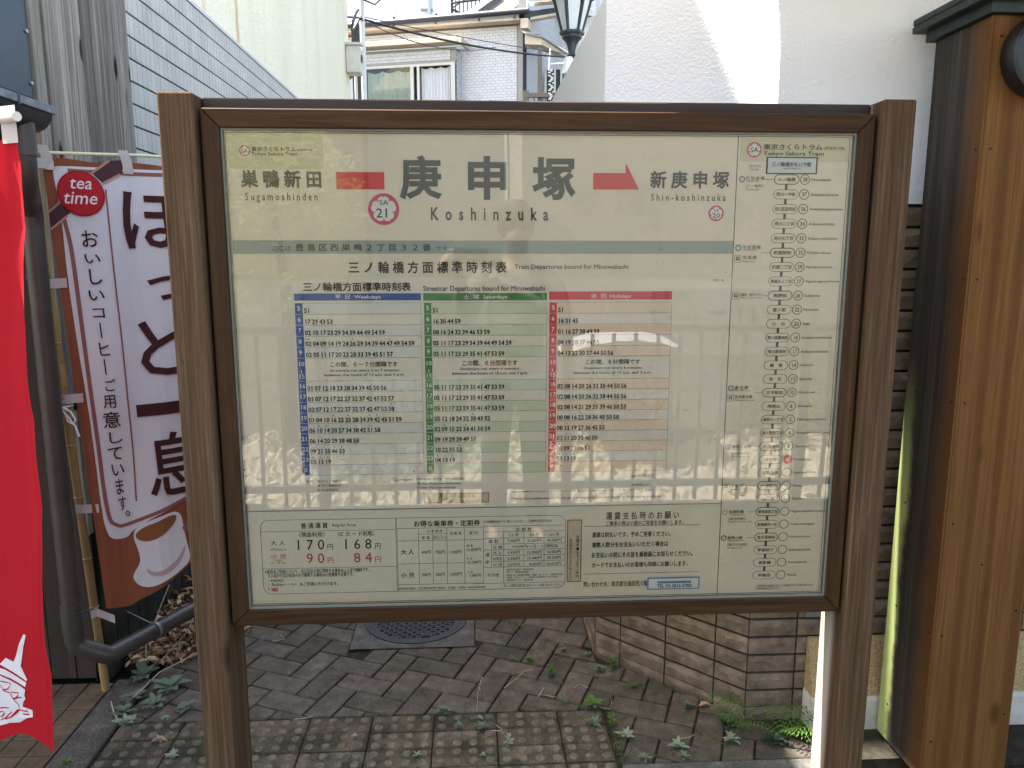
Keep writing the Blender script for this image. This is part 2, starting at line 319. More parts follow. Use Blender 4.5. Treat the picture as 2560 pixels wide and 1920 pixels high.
TEXTS = []; RECTS = []; LINES = []; ICONS = []
TEXTS=[
('name','k','東京さくらトラム',-0.4775,1.7355,-0.3820,1.7461,0.012),
('name','k','(都電荒川線)',-0.3788,1.7359,-0.3451,1.7418,0.0),
('name','k','Tokyo Sakura Tram',-0.4781,1.7253,-0.3792,1.7344,0.01),
('name','g','巣 鴨 新 田',-0.5043,1.6580,-0.3293,1.6966,0.035),
('name','g','S u g a m o s h i n d e n',-0.4964,1.6261,-0.3392,1.6479,0.008),
('name','k','SA',-0.2037,1.6220,-0.1833,1.6332,0.005),
('name','k','21',-0.2111,1.5949,-0.1819,1.6151,0.008),
('name','g','庚',-0.1579,1.6341,-0.0639,1.7298,0.032),
('name','g','申',-0.0063,1.6346,0.0794,1.7291,0.032),
('name','g','塚',0.1375,1.6346,0.2355,1.7277,0.032),
('name','g','K  o  s  h  i  n  z  u  k  a',-0.0897,1.5888,0.1742,1.6180,0.02),
('name','g','新 庚 申 塚',0.4038,1.6601,0.5851,1.6996,0.03),
('name','g','S h i n - k o s h i n z u k a',0.4070,1.6335,0.5788,1.6489,0.012),
('name','k','SA',0.5526,1.6093,0.5643,1.6158,0.0),
('name','k','20',0.5495,1.5960,0.5669,1.6070,0.008),
('name','k','ここは',-0.4429,1.5222,-0.4025,1.5330,0.0),
('name','k','豊 島 区 西 巣 鴨 ２ 丁 目 ３ ２ 番',-0.3923,1.5214,-0.0904,1.5373,0.01),
('name','k','です',-0.0790,1.5223,-0.0540,1.5319,0.0),
('name','k','三 ノ 輪 橋 方 面 標 準 時 刻 表',-0.2763,1.4714,0.0802,1.4989,0.02),
('name','g','Train Departures bound for Minowabashi',0.0976,1.4779,0.3595,1.4916,0.006),
('time','K','三ノ輪橋方面標準時刻表',-0.3787,1.4313,-0.1373,1.4520,0.02),
('time','K','Streetcar Departures bound for Minowabashi',-0.1101,1.4283,0.1674,1.4437,0.008),
('time','w','平  日  Weekdays',-0.3086,1.4127,-0.2062,1.4241,0.008),
('time','w','土  曜  Saturdays',-0.0187,1.4119,0.0811,1.4240,0.008),
('time','w','休  日  Holidays',0.2734,1.4128,0.3661,1.4253,0.008),
('time','K','この間、６～７分間隔です',-0.3251,1.2588,-0.1720,1.2710,0.012),
('time','K','Streetcars run every 6 to 7 minutes',-0.3270,1.2461,-0.1689,1.2544,0.006),
('time','K','between the hours of 10 a.m. and 3 p.m.',-0.3396,1.2360,-0.1562,1.2439,0.006),
('time','K','この間、６分間隔です',-0.0230,1.2593,0.1042,1.2725,0.012),
('time','K','Streetcars run every 6 minutes',-0.0287,1.2476,0.1089,1.2561,0.006),
('time','K','between the hours of 10 a.m. and 3 p.m.',-0.0464,1.2368,0.1294,1.2457,0.006),
('time','K','この間、６分間隔です',0.2641,1.2609,0.3920,1.2726,0.012),
('time','K','Streetcars run every 6 minutes',0.2593,1.2480,0.3969,1.2558,0.006),
('time','K','between the hours of 10 a.m. and 3 p.m.',0.2365,1.2363,0.4198,1.2447,0.006),
('time','k','行先',-0.3902,0.9839,-0.3764,0.9919,0.0),
('time','k','無印=三ノ輪橋行',-0.3657,0.9845,-0.3112,0.9920,0.0),
('time','k','車=荒川車庫前行',-0.3662,0.9739,-0.3110,0.9814,0.0),
('time','k','町=町屋駅前行',-0.3666,0.9631,-0.3173,0.9705,0.0),
('time','k','Destination',-0.1887,0.9853,-0.1430,0.9932,0.0),
('time','k','No symbol=for Minowabashi',-0.1330,0.9849,-0.0202,0.9940,0.0),
('time','k','車=for Arakawa-shakomae',-0.1332,0.9754,-0.0291,0.9834,0.0),
('time','k','町=for Machiya-ekimae',-0.1335,0.9645,-0.0420,0.9728,0.0),
('time','k','※道路事情などにより、時刻どおり運転できない場合がありますので、御了承ください。',0.0894,0.9454,0.4394,0.9568,0.01),
('time','k','※Due to road conditions and other factors, please understand that streetcars may not be able to operate on schedule.',0.0894,0.9333,0.4538,0.9418,0.0),
('time','k','2021年2月改正',0.3782,0.9851,0.4335,0.9940,0.0),
('time','k','◀HP時刻表はこちら',0.3787,0.9647,0.4256,0.9707,0.0),
('time','k','庚申塚三ノ輪',0.5569,1.4524,0.5822,1.4579,0.0),
('sticker','k','庚申塚停留場情報',-0.0809,0.9420,0.0047,0.9530,0.0),
('sticker','k','時刻表・周辺マップもご覧いただけます。',-0.0779,0.9329,0.0241,0.9388,0.0),
('fare','k','普 通 運 賃',-0.4090,0.8724,-0.3459,0.8869,0.015),
('fare','k','Regular Fares',-0.3352,0.8743,-0.2795,0.8837,0.0),
('fare','k','〈現金利用〉',-0.4151,0.8514,-0.3534,0.8636,0.01),
('fare','k','〈IC カ ー ド利用〉',-0.3245,0.8513,-0.2373,0.8638,0.01),
('fare','k','大 人',-0.4815,0.8319,-0.4479,0.8444,0.0),
('fare','k','(中学生以上)',-0.4831,0.8178,-0.4454,0.8251,0.0),
('fare','K','1 7 0',-0.4188,0.8194,-0.3562,0.8447,0.004),
('fare','K','円',-0.3488,0.8185,-0.3360,0.8329,0.0),
('fare','K','1 6 8',-0.3067,0.8190,-0.2445,0.8444,0.004),
('fare','K','円',-0.2364,0.8181,-0.2235,0.8325,0.0),
('fare','r','小 児',-0.4827,0.7982,-0.4478,0.8101,0.0),
('fare','r','Child',-0.4738,0.7916,-0.4590,0.7974,0.0),
('fare','r','(小 学 生)',-0.4853,0.7845,-0.4465,0.7905,0.0),
('fare','r','9 0',-0.3991,0.7851,-0.3576,0.8105,0.004),
('fare','r','円',-0.3496,0.7851,-0.3360,0.7993,0.0),
('fare','r','8 4',-0.2873,0.7851,-0.2447,0.8098,0.004),
('fare','r','円',-0.2369,0.7848,-0.2234,0.7991,0.0),
('fare','k','※幼児のご利用について、大人又は小児に同伴する場合は２人まで無料です。',-0.4991,0.7611,-0.2517,0.7715,0.012),
('fare','k','３人目から及び幼児のみで乗車する場合は小児運賃が必要です。',-0.4920,0.7509,-0.2896,0.7614,0.012),
('fare','K','・PASMO',-0.4922,0.7402,-0.4568,0.7468,0.015),
('fare','K','・Suica',-0.4927,0.7303,-0.4589,0.7374,0.012),
('fare','k','(電子マネー機能付)',-0.4581,0.7308,-0.4247,0.7355,0.0),
('fare','k','もご利用いただけます。',-0.4182,0.7284,-0.3266,0.7383,0.01),
('fare','K','・i',-0.4933,0.7162,-0.4836,0.7272,0.02),
('fare','r','c',-0.4836,0.7156,-0.4703,0.7253,0.06),
('fare','k','お得な乗車券・定期券',-0.1426,0.8715,0.0155,0.8873,0.02),
('fare','k','当日の乗車券は車内でもご購入いただけます。(一日乗車券は当日のみ有効)',0.0223,0.8772,0.1873,0.8848,0.0),
('fare','k','一 日 乗 車 券',-0.1218,0.8567,-0.0752,0.8643,0.0),
('fare','k','都 電',-0.1242,0.8401,-0.1058,0.8483,0.0),
('fare','k','都営まるごときっぷ',-0.0972,0.8394,-0.0666,0.8495,0.0),
('fare','k','回 数 券',-0.0571,0.8496,-0.0295,0.8583,0.0),
('fare','k','貸 切',-0.0113,0.8498,0.0088,0.8589,0.0),
('fare','k','大 人',-0.1753,0.8026,-0.1441,0.8155,0.012),
('fare','k','小 児',-0.1767,0.7437,-0.1441,0.7568,0.012),
('fare','k','400円',-0.1260,0.8027,-0.1041,0.8121,0.0),
('fare','k','700円',-0.0921,0.8026,-0.0702,0.8119,0.0),
('fare','k','1,000円',-0.0588,0.8018,-0.0306,0.8112,0.0),
('fare','k','200円',-0.1266,0.7457,-0.1046,0.7552,0.0),
('fare','k','350円',-0.0931,0.7455,-0.0711,0.7550,0.0),
('fare','k','1,000円',-0.0585,0.7458,-0.0301,0.7552,0.0),
('fare','k','普 通',-0.0176,0.8193,-0.0032,0.8248,0.0),
('fare','k','13,820円',-0.0172,0.8075,0.0163,0.8163,0.0),
('fare','k','学 生',-0.0179,0.7867,-0.0035,0.7922,0.0),
('fare','k','12,290円',-0.0169,0.7751,0.0167,0.7840,0.0),
('fare','k','小 児',-0.0174,0.7523,-0.0030,0.7578,0.0),
('fare','k','7,680円',-0.0117,0.7416,0.0167,0.7506,0.0),
('fare','k','都電定期券発売所──荒川電車営業所(荒川車庫前)・王子駅前・大塚駅前・早稲田自動車営業所',-0.1822,0.7119,0.0289,0.7186,0.0),
('fare','k','詳しくは都営交通お客さまセンターにお問い合わせください。',0.0719,0.7139,0.2127,0.7214,0.0),
('fare','k','定 期 券',0.1011,0.8568,0.1390,0.8656,0.0),
('fare','k','1ヶ月',0.0856,0.8425,0.1068,0.8516,0.0),
('fare','k','3ヶ月',0.1345,0.8421,0.1557,0.8512,0.0),
('fare','k','6ヶ月',0.1837,0.8423,0.2050,0.8514,0.0),
('fare','k','7,460円',0.0816,0.8283,0.1109,0.8368,0.0),
('fare','k','21,260円',0.1294,0.8281,0.1634,0.8367,0.0),
('fare','k','40,280円',0.1767,0.8278,0.2109,0.8363,0.0),
('fare','k','5,930円',0.0815,0.7983,0.1109,0.8069,0.0),
('fare','k','16,900円',0.1295,0.7978,0.1636,0.8064,0.0),
('fare','k','32,020円',0.1767,0.7980,0.2109,0.8066,0.0),
('fare','k','5,430円',0.0815,0.7826,0.1109,0.7912,0.0),
('fare','k','15,480円',0.1301,0.7829,0.1640,0.7915,0.0),
('fare','k','29,320円',0.1768,0.7833,0.2113,0.7919,0.0),
('fare','k','2,970円',0.0820,0.7673,0.1110,0.7759,0.0),
('fare','k','8,450円',0.1345,0.7673,0.1635,0.7759,0.0),
('fare','k','16,010円',0.1777,0.7677,0.2112,0.7764,0.0),
('fare','k','※10,000円(1ヶ月＋13日間有効)',0.0924,0.8124,0.2034,0.8221,0.0),
('fare','k','通 勤',0.0347,0.8273,0.0591,0.8367,0.0),
('fare','k','定 額',0.0457,0.8126,0.0680,0.8211,0.0),
('fare','k','大 人',0.0457,0.7977,0.0679,0.8063,0.0),
('fare','k','中学生',0.0456,0.7834,0.0679,0.7914,0.0),
('fare','k','小 児',0.0455,0.7685,0.0679,0.7765,0.0),
('fare','k','通',0.0277,0.7934,0.0372,0.8028,0.0),
('fare','k','学',0.0276,0.7748,0.0371,0.7839,0.0),
('fare','k','その他',0.0323,0.7413,0.0607,0.7509,0.0),
('fare','k','・通学学期定期券（毎週日限定）',0.0766,0.7563,0.1449,0.7615,0.0),
('fare','k','・都バス・都電連絡定期券',0.0766,0.7497,0.1326,0.7549,0.0),
('fare','k','・都営地下鉄・都電連絡定期券、日暮里・舎人ライナー・都電連絡定期券',0.0766,0.7419,0.2170,0.7471,0.0),
('fare','k','(日暮里・舎人ライナー、都営地下鉄定期券うりばで発売)',0.0765,0.7353,0.2042,0.7405,0.0),
('fare','k','・都電環境（エコ）定期券制度',0.0765,0.7292,0.1437,0.7344,0.0),
('pay','k','運 賃 支 払 時 の お 願 い',0.3198,0.8800,0.4986,0.8999,0.012),
('pay','k','ご乗車の際は小銭のご用意をお願いします。',0.3202,0.8651,0.5103,0.8771,0.008),
('pay','K','運賃は前払いです。予めご用意ください。',0.2865,0.8354,0.4795,0.8497,0.015),
('pay','K','複数人数分をお支払いいただく場合は',0.2869,0.8099,0.4748,0.8240,0.015),
('pay','K','お支払いの前にその旨を乗務員にお知らせください。',0.2868,0.7833,0.5357,0.7983,0.015),
('pay','K','カードでお支払いのお客様も同様にお願いします。',0.2873,0.7579,0.5247,0.7718,0.015),
('pay','k','問い合わせ先：東京都交通局荒川電',0.2679,0.7082,0.4252,0.7228,0.01),
('sticker','K','TEL 03-3816-5700',0.4490,0.7038,0.5352,0.7135,0.012),
('sticker','k','定',0.2476,0.8353,0.2550,0.8438,0),
('sticker','k','期',0.2476,0.8252,0.2550,0.8337,0),
('sticker','k','券',0.2476,0.8152,0.2550,0.8236,0),
('sticker','k','・',0.2476,0.8051,0.2550,0.8136,0),
('sticker','k','き',0.2476,0.7950,0.2550,0.8035,0),
('sticker','k','っ',0.2476,0.7849,0.2550,0.7934,0),
('sticker','k','ぷ',0.2476,0.7748,0.2550,0.7833,0),
('sticker','k','の',0.2476,0.7648,0.2550,0.7732,0),
('sticker','k','ご',0.2476,0.7547,0.2550,0.7632,0),
('sticker','k','案',0.2476,0.7446,0.2550,0.7531,0),
('sticker','k','内',0.2476,0.7345,0.2550,0.7430,0),
('sticker','k','販',0.2315,0.8296,0.2370,0.8358,0),
('sticker','k','売',0.2315,0.8222,0.2370,0.8284,0),
('sticker','k','箇',0.2315,0.8148,0.2370,0.8210,0),
('sticker','k','所',0.2315,0.8074,0.2370,0.8136,0),
('sticker','k','も',0.2315,0.8000,0.2370,0.8062,0),
('sticker','k','こ',0.2315,0.7926,0.2370,0.7988,0),
('sticker','k','ち',0.2315,0.7852,0.2370,0.7914,0),
('sticker','k','ら',0.2315,0.7778,0.2370,0.7840,0),
('sticker','k','を',0.2315,0.7704,0.2370,0.7766,0),
('sticker','k','ご',0.2315,0.7630,0.2370,0.7692,0),
('sticker','k','覧',0.2315,0.7556,0.2370,0.7618,0),
('sticker','k','く',0.2315,0.7482,0.2370,0.7544,0),
('sticker','k','だ',0.2315,0.7408,0.2370,0.7470,0),
('sticker','k','さ',0.2315,0.7334,0.2370,0.7396,0),
('sticker','k','い',0.2315,0.7260,0.2370,0.7322,0),
('route','k','東京さくらトラム',0.6600,1.7464,0.7956,1.7597,0.012),
('route','k','(都電荒川線)',0.7995,1.7466,0.8481,1.7545,0.0),
('route','k','Tokyo Sakura Tram',0.6605,1.7317,0.7996,1.7433,0.01),
('route','k','SA',0.6299,1.7408,0.6485,1.7521,0.006),
('route','k','三ノ輪橋おもいで館',0.6811,1.7100,0.7721,1.7206,0.015),
('route','g','─都営交通案内所─',0.7027,1.7039,0.7534,1.7079,0.0),
('route','k','のりかえ',0.6296,1.7079,0.6563,1.7146,0.0),
('route','k','Transfer',0.6317,1.7016,0.6530,1.7058,0.0),
('route','k','日 比 谷 線',0.6243,1.6807,0.6658,1.6888,0.01),
('route','k','Hibiya Line',0.6247,1.6756,0.6528,1.6801,0.0),
('route','k','千 代 田 線',0.6231,1.5262,0.6655,1.5349,0.01),
('route','k','Chiyoda Line',0.6234,1.5212,0.6560,1.5263,0.0),
('route','k','京 成 線',0.6243,1.5031,0.6569,1.5114,0.01),
('route','k','Keisei Line',0.6242,1.4965,0.6531,1.5007,0.0),
('route','k','日暮里・舎人ライナー',0.6235,1.4178,0.6761,1.4250,0.01),
('route','k','Nippori-toneri Liner',0.6233,1.4121,0.6753,1.4162,0.0),
('route','k','南 北 線',0.6213,1.1987,0.6531,1.2069,0.01),
('route','k','Namboku Line',0.6216,1.1941,0.6570,1.1985,0.0),
('route','k','京浜東北線',0.6215,1.1763,0.6643,1.1847,0.01),
('route','k','Keihin-tohoku Line',0.6219,1.1701,0.6696,1.1745,0.0),
('route','k','都営三田線',0.6216,1.0549,0.6682,1.0630,0.01),
('route','k','Mita Line',0.6220,1.0497,0.6459,1.0542,0.0),
('route','k','山 手 線',0.6219,0.9564,0.6539,0.9646,0.01),
('route','k','Yamanote Line',0.6222,0.9507,0.6593,0.9553,0.0),
('route','k','有楽町線',0.6215,0.8913,0.6582,0.8997,0.01),
('route','k','Yurakucho Line',0.6218,0.8863,0.6606,0.8909,0.0),
('route','k','副都心線',0.6212,0.8253,0.6581,0.8332,0.01),
('route','k','Fukutoshin Line',0.6215,0.8198,0.6619,0.8251,0.0),
('route','k','[三ノ輪駅]',0.6240,1.6633,0.6634,1.6708,0.0),
('route','k','Minowa Sta.',0.6249,1.6580,0.6554,1.6617,0.0),
('route','k','[西巣鴨駅]',0.6220,1.0370,0.6624,1.0455,0.0),
('route','k','Nishi-sugamo Sta.',0.6223,1.0316,0.6681,1.0361,0.0),
('route','k','[東池袋駅]',0.6218,0.8731,0.6626,0.8808,0.0),
('route','k','Higashi-ikebukuro Sta.',0.6221,0.8672,0.6799,0.8719,0.0),
('route','k','[雑司が谷駅]',0.6219,0.8062,0.6707,0.8151,0.0),
('route','k','Zoshigaya Sta.',0.6223,0.7999,0.6594,0.8046,0.0),
('route','k','〇混雑時や道路状況により時間がかかる事があります。',0.6990,0.6987,0.8462,0.7048,0.0),
('route','k','〇停車時間も含みます。',0.6988,0.6915,0.7599,0.6980,0.0)
]
RECTS=[('name','band',-0.5300,1.5155,0.6018,1.5448,1),('name','red',-0.2968,1.6560,-0.1912,1.6933,1),('name','patch',-0.5281,1.6993,-0.3241,1.7714,1),('time','blue',-0.4002,1.4110,-0.1158,1.4269,1),('time','green',-0.1101,1.4101,0.1719,1.4270,1),('time','crim',0.1777,1.4111,0.4626,1.4300,1),('sticker','rimbrown',-0.1170,0.9301,0.0373,0.9549,2),('sticker','stick',-0.1151,0.9321,0.0354,0.9529,3),('sticker','bluerim',0.4256,0.6989,0.5555,0.7303,2),('sticker','stickw',0.4287,0.7018,0.5524,0.7274,3),('sticker','bluerim',0.4501,0.7150,0.5343,0.7209,4),('sticker','rimbrown',0.2254,0.7237,0.2611,0.8831,2),('sticker','stick',0.2276,0.7260,0.2589,0.8808,3),('route','patch',0.6078,1.7215,0.8590,1.7728,1),('route','K',0.6686,1.6939,0.7874,1.7317,2),('route','stickb',0.6723,1.6963,0.7840,1.7290,3)]
LINES=[('fare','k',-0.5060,0.8662,-0.1856,0.8662,0.001),('fare','k',-0.5060,0.7734,-0.1870,0.7734,0.001),('fare','k',-0.1861,0.8950,-0.1861,0.7095,0.001),('fare','k',-0.1837,0.8949,-0.1837,0.7094,0.001),('fare','k',-0.1839,0.8369,0.0231,0.8369,0.001),('fare','k',-0.1848,0.7790,-0.0219,0.7790,0.001),('fare','k',-0.1841,0.7260,0.0237,0.7260,0.001),('fare','k',-0.1329,0.8535,-0.0649,0.8535,0.001),('fare','k',-0.1324,0.8688,-0.1324,0.7264,0.001),('fare','k',-0.0646,0.8675,-0.0646,0.7248,0.001),('fare','k',-0.0226,0.8667,-0.0226,0.7238,0.001),('fare','k',-0.0987,0.8539,-0.0987,0.7256,0.001),('fare','k',-0.1831,0.8683,0.0232,0.8683,0.001),('fare','k',0.0227,0.8697,0.2200,0.8697,0.001),('fare','k',0.0235,0.8555,0.2202,0.8555,0.001),('fare','k',0.0234,0.8393,0.2203,0.8393,0.001),('fare','k',0.0420,0.8246,0.2205,0.8246,0.001),('fare','k',0.0232,0.8100,0.2207,0.8100,0.001),('fare','k',0.0418,0.7954,0.2209,0.7954,0.001),('fare','k',0.0418,0.7805,0.2210,0.7805,0.001),('fare','k',0.0229,0.7660,0.2212,0.7660,0.001),('fare','k',0.0231,0.8680,0.0231,0.7245,0.001),('fare','k',0.0424,0.8254,0.0424,0.7659,0.001),('fare','k',0.0717,0.8538,0.0717,0.7248,0.001),('fare','k',0.1204,0.8557,0.1204,0.8244,0.001),('fare','k',0.1206,0.8101,0.1206,0.7665,0.001),('fare','k',0.1693,0.8547,0.1693,0.8234,0.001),('fare','k',0.1698,0.8091,0.1698,0.7654,0.001),('fare','k',-0.0054,0.7243,0.2222,0.7243,0.001),('pay','k',0.2670,0.8638,0.5522,0.8638,0.0014),('pay','k',0.2684,0.7423,0.5530,0.7423,0.0014)]
ICONS=[('H',0.6149,1.6823),('C',0.6137,1.5286),('□',0.6134,1.5036),('□',0.6132,1.4189),('N',0.6122,1.2010),('□',0.6119,1.1774),('I',0.6117,1.0572),('□',0.6119,0.9584),('Y',0.6119,0.8935),('F',0.6121,0.8278)]

# ---------------------------------------------------------------- the notice board
PY = 1.757
board = thing('notice_board', 'wide brown wooden tram stop notice board with timetable and route map behind glass', 'notice board', (0.16, 1.79, 0))
for x0 in (-0.659, 0.914):
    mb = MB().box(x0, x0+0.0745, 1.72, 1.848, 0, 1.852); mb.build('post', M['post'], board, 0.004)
MB().box(-0.5835, 0.9125, 1.776, 1.83, 1.794, 1.851).build('top_rail', M['rail'], board, 0.003)
MB().box(-0.5835, 0.9125, 1.776, 1.83, 0.655, 0.70).build('bottom_rail', M['rail'], board, 0.003)
FX0, FX1, FZ0, FZ1 = -0.572, 0.900, 0.637, 1.823; IX0, IX1, IZ0, IZ1 = -0.538, 0.8685, 0.677, 1.7825
FX0 = -0.5775; FX1 = 0.9065
def rail(a, b, c, d, mat):
    poly = [(p[0], 1.738, p[1]) for p in (a, b, c, d)]; MB().prism(poly, (0, 0.036, 0)).build('frame_rail', mat, board, 0.0022)
g_ = 0.0006
rail((FX0+g_, FZ1), (FX1-g_, FZ1), (IX1-g_, IZ1), (IX0+g_, IZ1), M['frame'])
rail((FX0+g_, FZ0), (FX1-g_, FZ0), (IX1-g_, IZ0), (IX0+g_, IZ0), M['frame'])
rail((FX0, FZ0+g_), (FX0, FZ1-g_), (IX0, IZ1-g_), (IX0, IZ0+g_), M['frameZ'])
rail((FX1, FZ0+g_), (FX1, FZ1-g_), (IX1, IZ1-g_), (IX1, IZ0+g_), M['frameZ'])
gb = MB()
for a in ((IX0, IX1, IZ1-.004, IZ1), (IX0, IX1, IZ0, IZ0+.004), (IX0, IX0+.004, IZ0+.004, IZ1-.004), (IX1-.004, IX1, IZ0+.004, IZ1-.004)): gb.box(a[0], a[1], 1.744, 1.7565, a[2], a[3])
gb.build('gasket', M['gasket'], board)
MB().box(-0.575, 0.904, 1.774, 1.786, 0.645, 1.815).build('back_panel', M['rail'], board)
MB().box(IX0+.0045, IX1-.0045, 1.7475, 1.7487, IZ0+.0045, IZ1-.0045).build('glass_pane', M['glass'], board)
for a, b in ((-0.5838, -0.579), (0.908, 0.9132)): MB().box(a, b, 1.775, 1.83, 0.70, 1.80).build('spacer', M['black'], board)
PAN = {}
PAN['name'] = MB().box(IX0+.002, IX1-.002, PY, PY+.004, IZ0+.002, IZ1-.002).build('station_name_panel', M['poster'], board)
sh = [(-0.5262, 1.4572), (-0.275, 1.4595), (-0.275, 1.4632), (0.6014, 1.461), (0.5935, 0.9180), (-0.530, 0.9200)]
PAN['time'] = MB().prism([(a, PY-.0022, b) for a, b in sh[::-1]], (0, 0.0014, 0)).build('timetable_sheet', M['sheet'], board)
PAN['fare'] = MB().prism([(a, PY-.0018, b) for a, b in [(-0.5315, 0.6935), (0.2415, 0.6935), (0.2415, 0.9155), (-0.5315, 0.9155)]], (0, 0.0012, 0)).build('fare_table_sheet', M['faresheet'], board)
PR = {k: Print() for k in ('name', 'time', 'fare', 'pay', 'route', 'sticker')}
YB = {'name': PY-.0005, 'time': PY-.0027, 'fare': PY-.0023, 'pay': PY-.0005, 'route': PY-.0005, 'sticker': PY-.0030}
for pan, col, x0, z0, x1, z1, lay in RECTS: PR[pan].rect(col, x0, z0, x1, z1, YB[pan] - 0.0004*(lay-1))
for e in TEXTS:
    pan, col, txt, x0, z0, x1, z1, wt = e[:8]; PR[pan].text(col, txt, x0, z0, x1, z1, wt, YB[pan] - (0.0020 if pan in ('route', 'sticker') else 0.0009))
for pan, col, x0, z0, x1, z1, wd in LINES: PR[pan].path('line', [(x0, z0), (x1, z1)], wd, YB[pan]-.0003)
N = PR['name']; y = YB['name']
N.path('k', [(-0.5325, 0.6835), (0.8595, 0.6835), (0.8595, 1.7755), (-0.5325, 1.7755)], 0.0017, y, True)
for i in range(4): pass
N.path('k', [(0.602, 0.6835), (0.602, 1.7755)], 0.0018, y)
N.path('line', [(-0.5315, 0.9165), (0.602, 0.9165)], 0.0016, y)
N.poly('red', [(0.2747, 1.658), (0.3796, 1.658), (0.3495, 1.7135), (0.3478, 1.7135), (0.3478, 1.6941), (0.2747, 1.6941)], y)
emblem(N, -0.4921, 1.7369, 0.0117, y-.0003); N.text('k', 'SA', -0.4985, 1.7322, -0.4857, 1.7416, 0.005, y-.0013)
emblem(N, -0.1943, 1.6132, 0.0346, y-.0001); emblem(N, 0.5584, 1.6062, 0.0176, y-.0001)
RT = PR['route']; emblem(RT, 0.6394, 1.7465, 0.0170, y-.0008)
for i in range(26):                     # worn smudges on the print
    cx, cz = rnd.choice([(0.436, 1.530), (0.437, 1.497), (0.582, 1.528), (-0.37, 1.325), (-0.115, 1.322), (0.2, 1.006), (0.597, 1.47), (-0.13, 1.02)]); cx += rnd.gauss(0, .006); cz += rnd.gauss(0, .007); rr = rnd.uniform(.0007, .0022)
    N.poly('smut', [(cx+rr*rnd.uniform(.4, 1.5)*math.cos(a*.9), cz+rr*rnd.uniform(.4, 1.6)*math.sin(a*.9)) for a in range(7)], PY-.0046 if cx < .59 else y-.0002)
# timetable grid
T_ = PR['time']; yt = YB['time']; ZT, PZ = 1.4054, 0.02508
rowz = [ZT-PZ*k for k in range(6)] + [ZT-PZ*7.12+0.0002] + [ZT-PZ*7.12-PZ*0.9915*k for k in range(1, 10)]
hours = ['5', '6', '7', '8', '9', '10', '16', '17', '18', '19', '20', '21', '22', '23', '0']
WK = ['51', '17 29 43 53', '02 10 17 23 29 34 39 44 49 54 59', '02*04 09 14 19 24 26*29 34 39 44 47*49 54 59', '02+05 11 17 20*23 28 33 39 45 51 57', '', '01 07 12 18 23 28 34 39 45 50 56', '01 07 12 17 22 27 32 37 42 47 52 57', '02 07 12 17 22 27 32 37 42 47 53 58+', '01*04 10 16+22 25*28 34 39+42*45 51 59', '06 10*14+20 27+34 38*42 51+58', '06 14*20 29 38 48 58', '09 21 35 46*53*', '06*13*19*', '']
SA = ['51', '16 30 44 59', '08 16 24 32 39 46 53 59', '05 11 17 23 29 34 39 44 49 54 59', '05 11 17 23 29 35 41 47 53 59', '', '05 11 17 23 29 35 41 47 53 59', '05 11 17 23 29 35 41 47 53 59', '05 11 17 23 29 35 41 47 53 59', '05 12 18*24 32 38*43 52', '02 09*15 25 34*41 50 59', '09 19 29 39 49 59', '10 22 35 52*', '04*13*19*', '']
HO = ['51', '16 31 45', '01 16 27 38 49 59', '09 19 28 37 46 55', '04 13 22 30 37 44 50 56', '', '02 08 14 20 26 32 38 44 50 56', '02 08 14 20 26 32 38 44 50 56', '02 08 14 21 29 35*39 46 50*53', '00 08 16 22*28 36 43 50 58', '08 12*19 27 36 45 53*', '02 11+20 30 40 50', '00*09 21 35 51*', '05*13*19*', '']
for X0, XH, X1, tab, hc, rc in ((-0.3995, -0.382, -0.1159, WK, 'blue', 'rowb'), (-0.1090, -0.0923, 0.1722, SA, 'green', 'rowg'), (0.1782, 0.1953, 0.4627, HO, 'crim', 'rowo')):
    T_.rect(hc, X0, rowz[-1], XH, ZT, yt)
    for i in range(15):
        a, b = rowz[i+1], rowz[i]
        if i in (0, 2, 4, 6, 8, 10, 12, 14): T_.rect(rc, XH, a, X1, b, yt)
        T_.path('line', [(XH, a), (X1, a)], 0.0008, yt-.0003)
        if i: T_.path('w', [(X0, b), (XH, b)], 0.0005, yt-.0003)
        h = hours[i]; cx = (X0+XH)/2; hw = 0.0033 if len(h) == 1 else 0.0071
        if h == '10':
            T_.text('w', '10', cx-hw, b-.0185, cx+hw, b-.0083, 0.006, yt-.0009); T_.text('w', '15', cx-hw, a+.0055, cx+hw, a+.0157, 0.006, yt-.0009); T_.text('w', '≀', cx-.0015, a+.0185, cx+.0015, a+.0245, 0.0, yt-.0009)
        else: T_.text('w', h, cx-hw, a+.0082, cx+hw, a+.0184, 0.006, yt-.0009)
        s = tab[i]; k = 0; j = 0
        while j < len(s):
            d = s[j:j+2]; x = XH+.0028+k*0.01668; T_.text('K', d, x, a+.0022, x+.0134, a+.0134, 0.028, yt-.0009)
            mkk = s[j+2:j+3]
            if mkk in '*+' and mkk: T_.text('k', '車' if mkk == '*' else '町', x+.0042, a+.0162, x+.0086, a+.0203, 0.0, yt-.0009)
            j += 3; k += 1
    T_.path('line', [(XH, ZT), (X1, ZT), (X1, rowz[-1])], 0.0008, yt-.0003)
Fa = PR['fare']; Fa.path('line', rrect(-0.504, 0.7093, 0.2213, 0.8945, 0.019), 0.0012, YB['fare']-.0003, True)
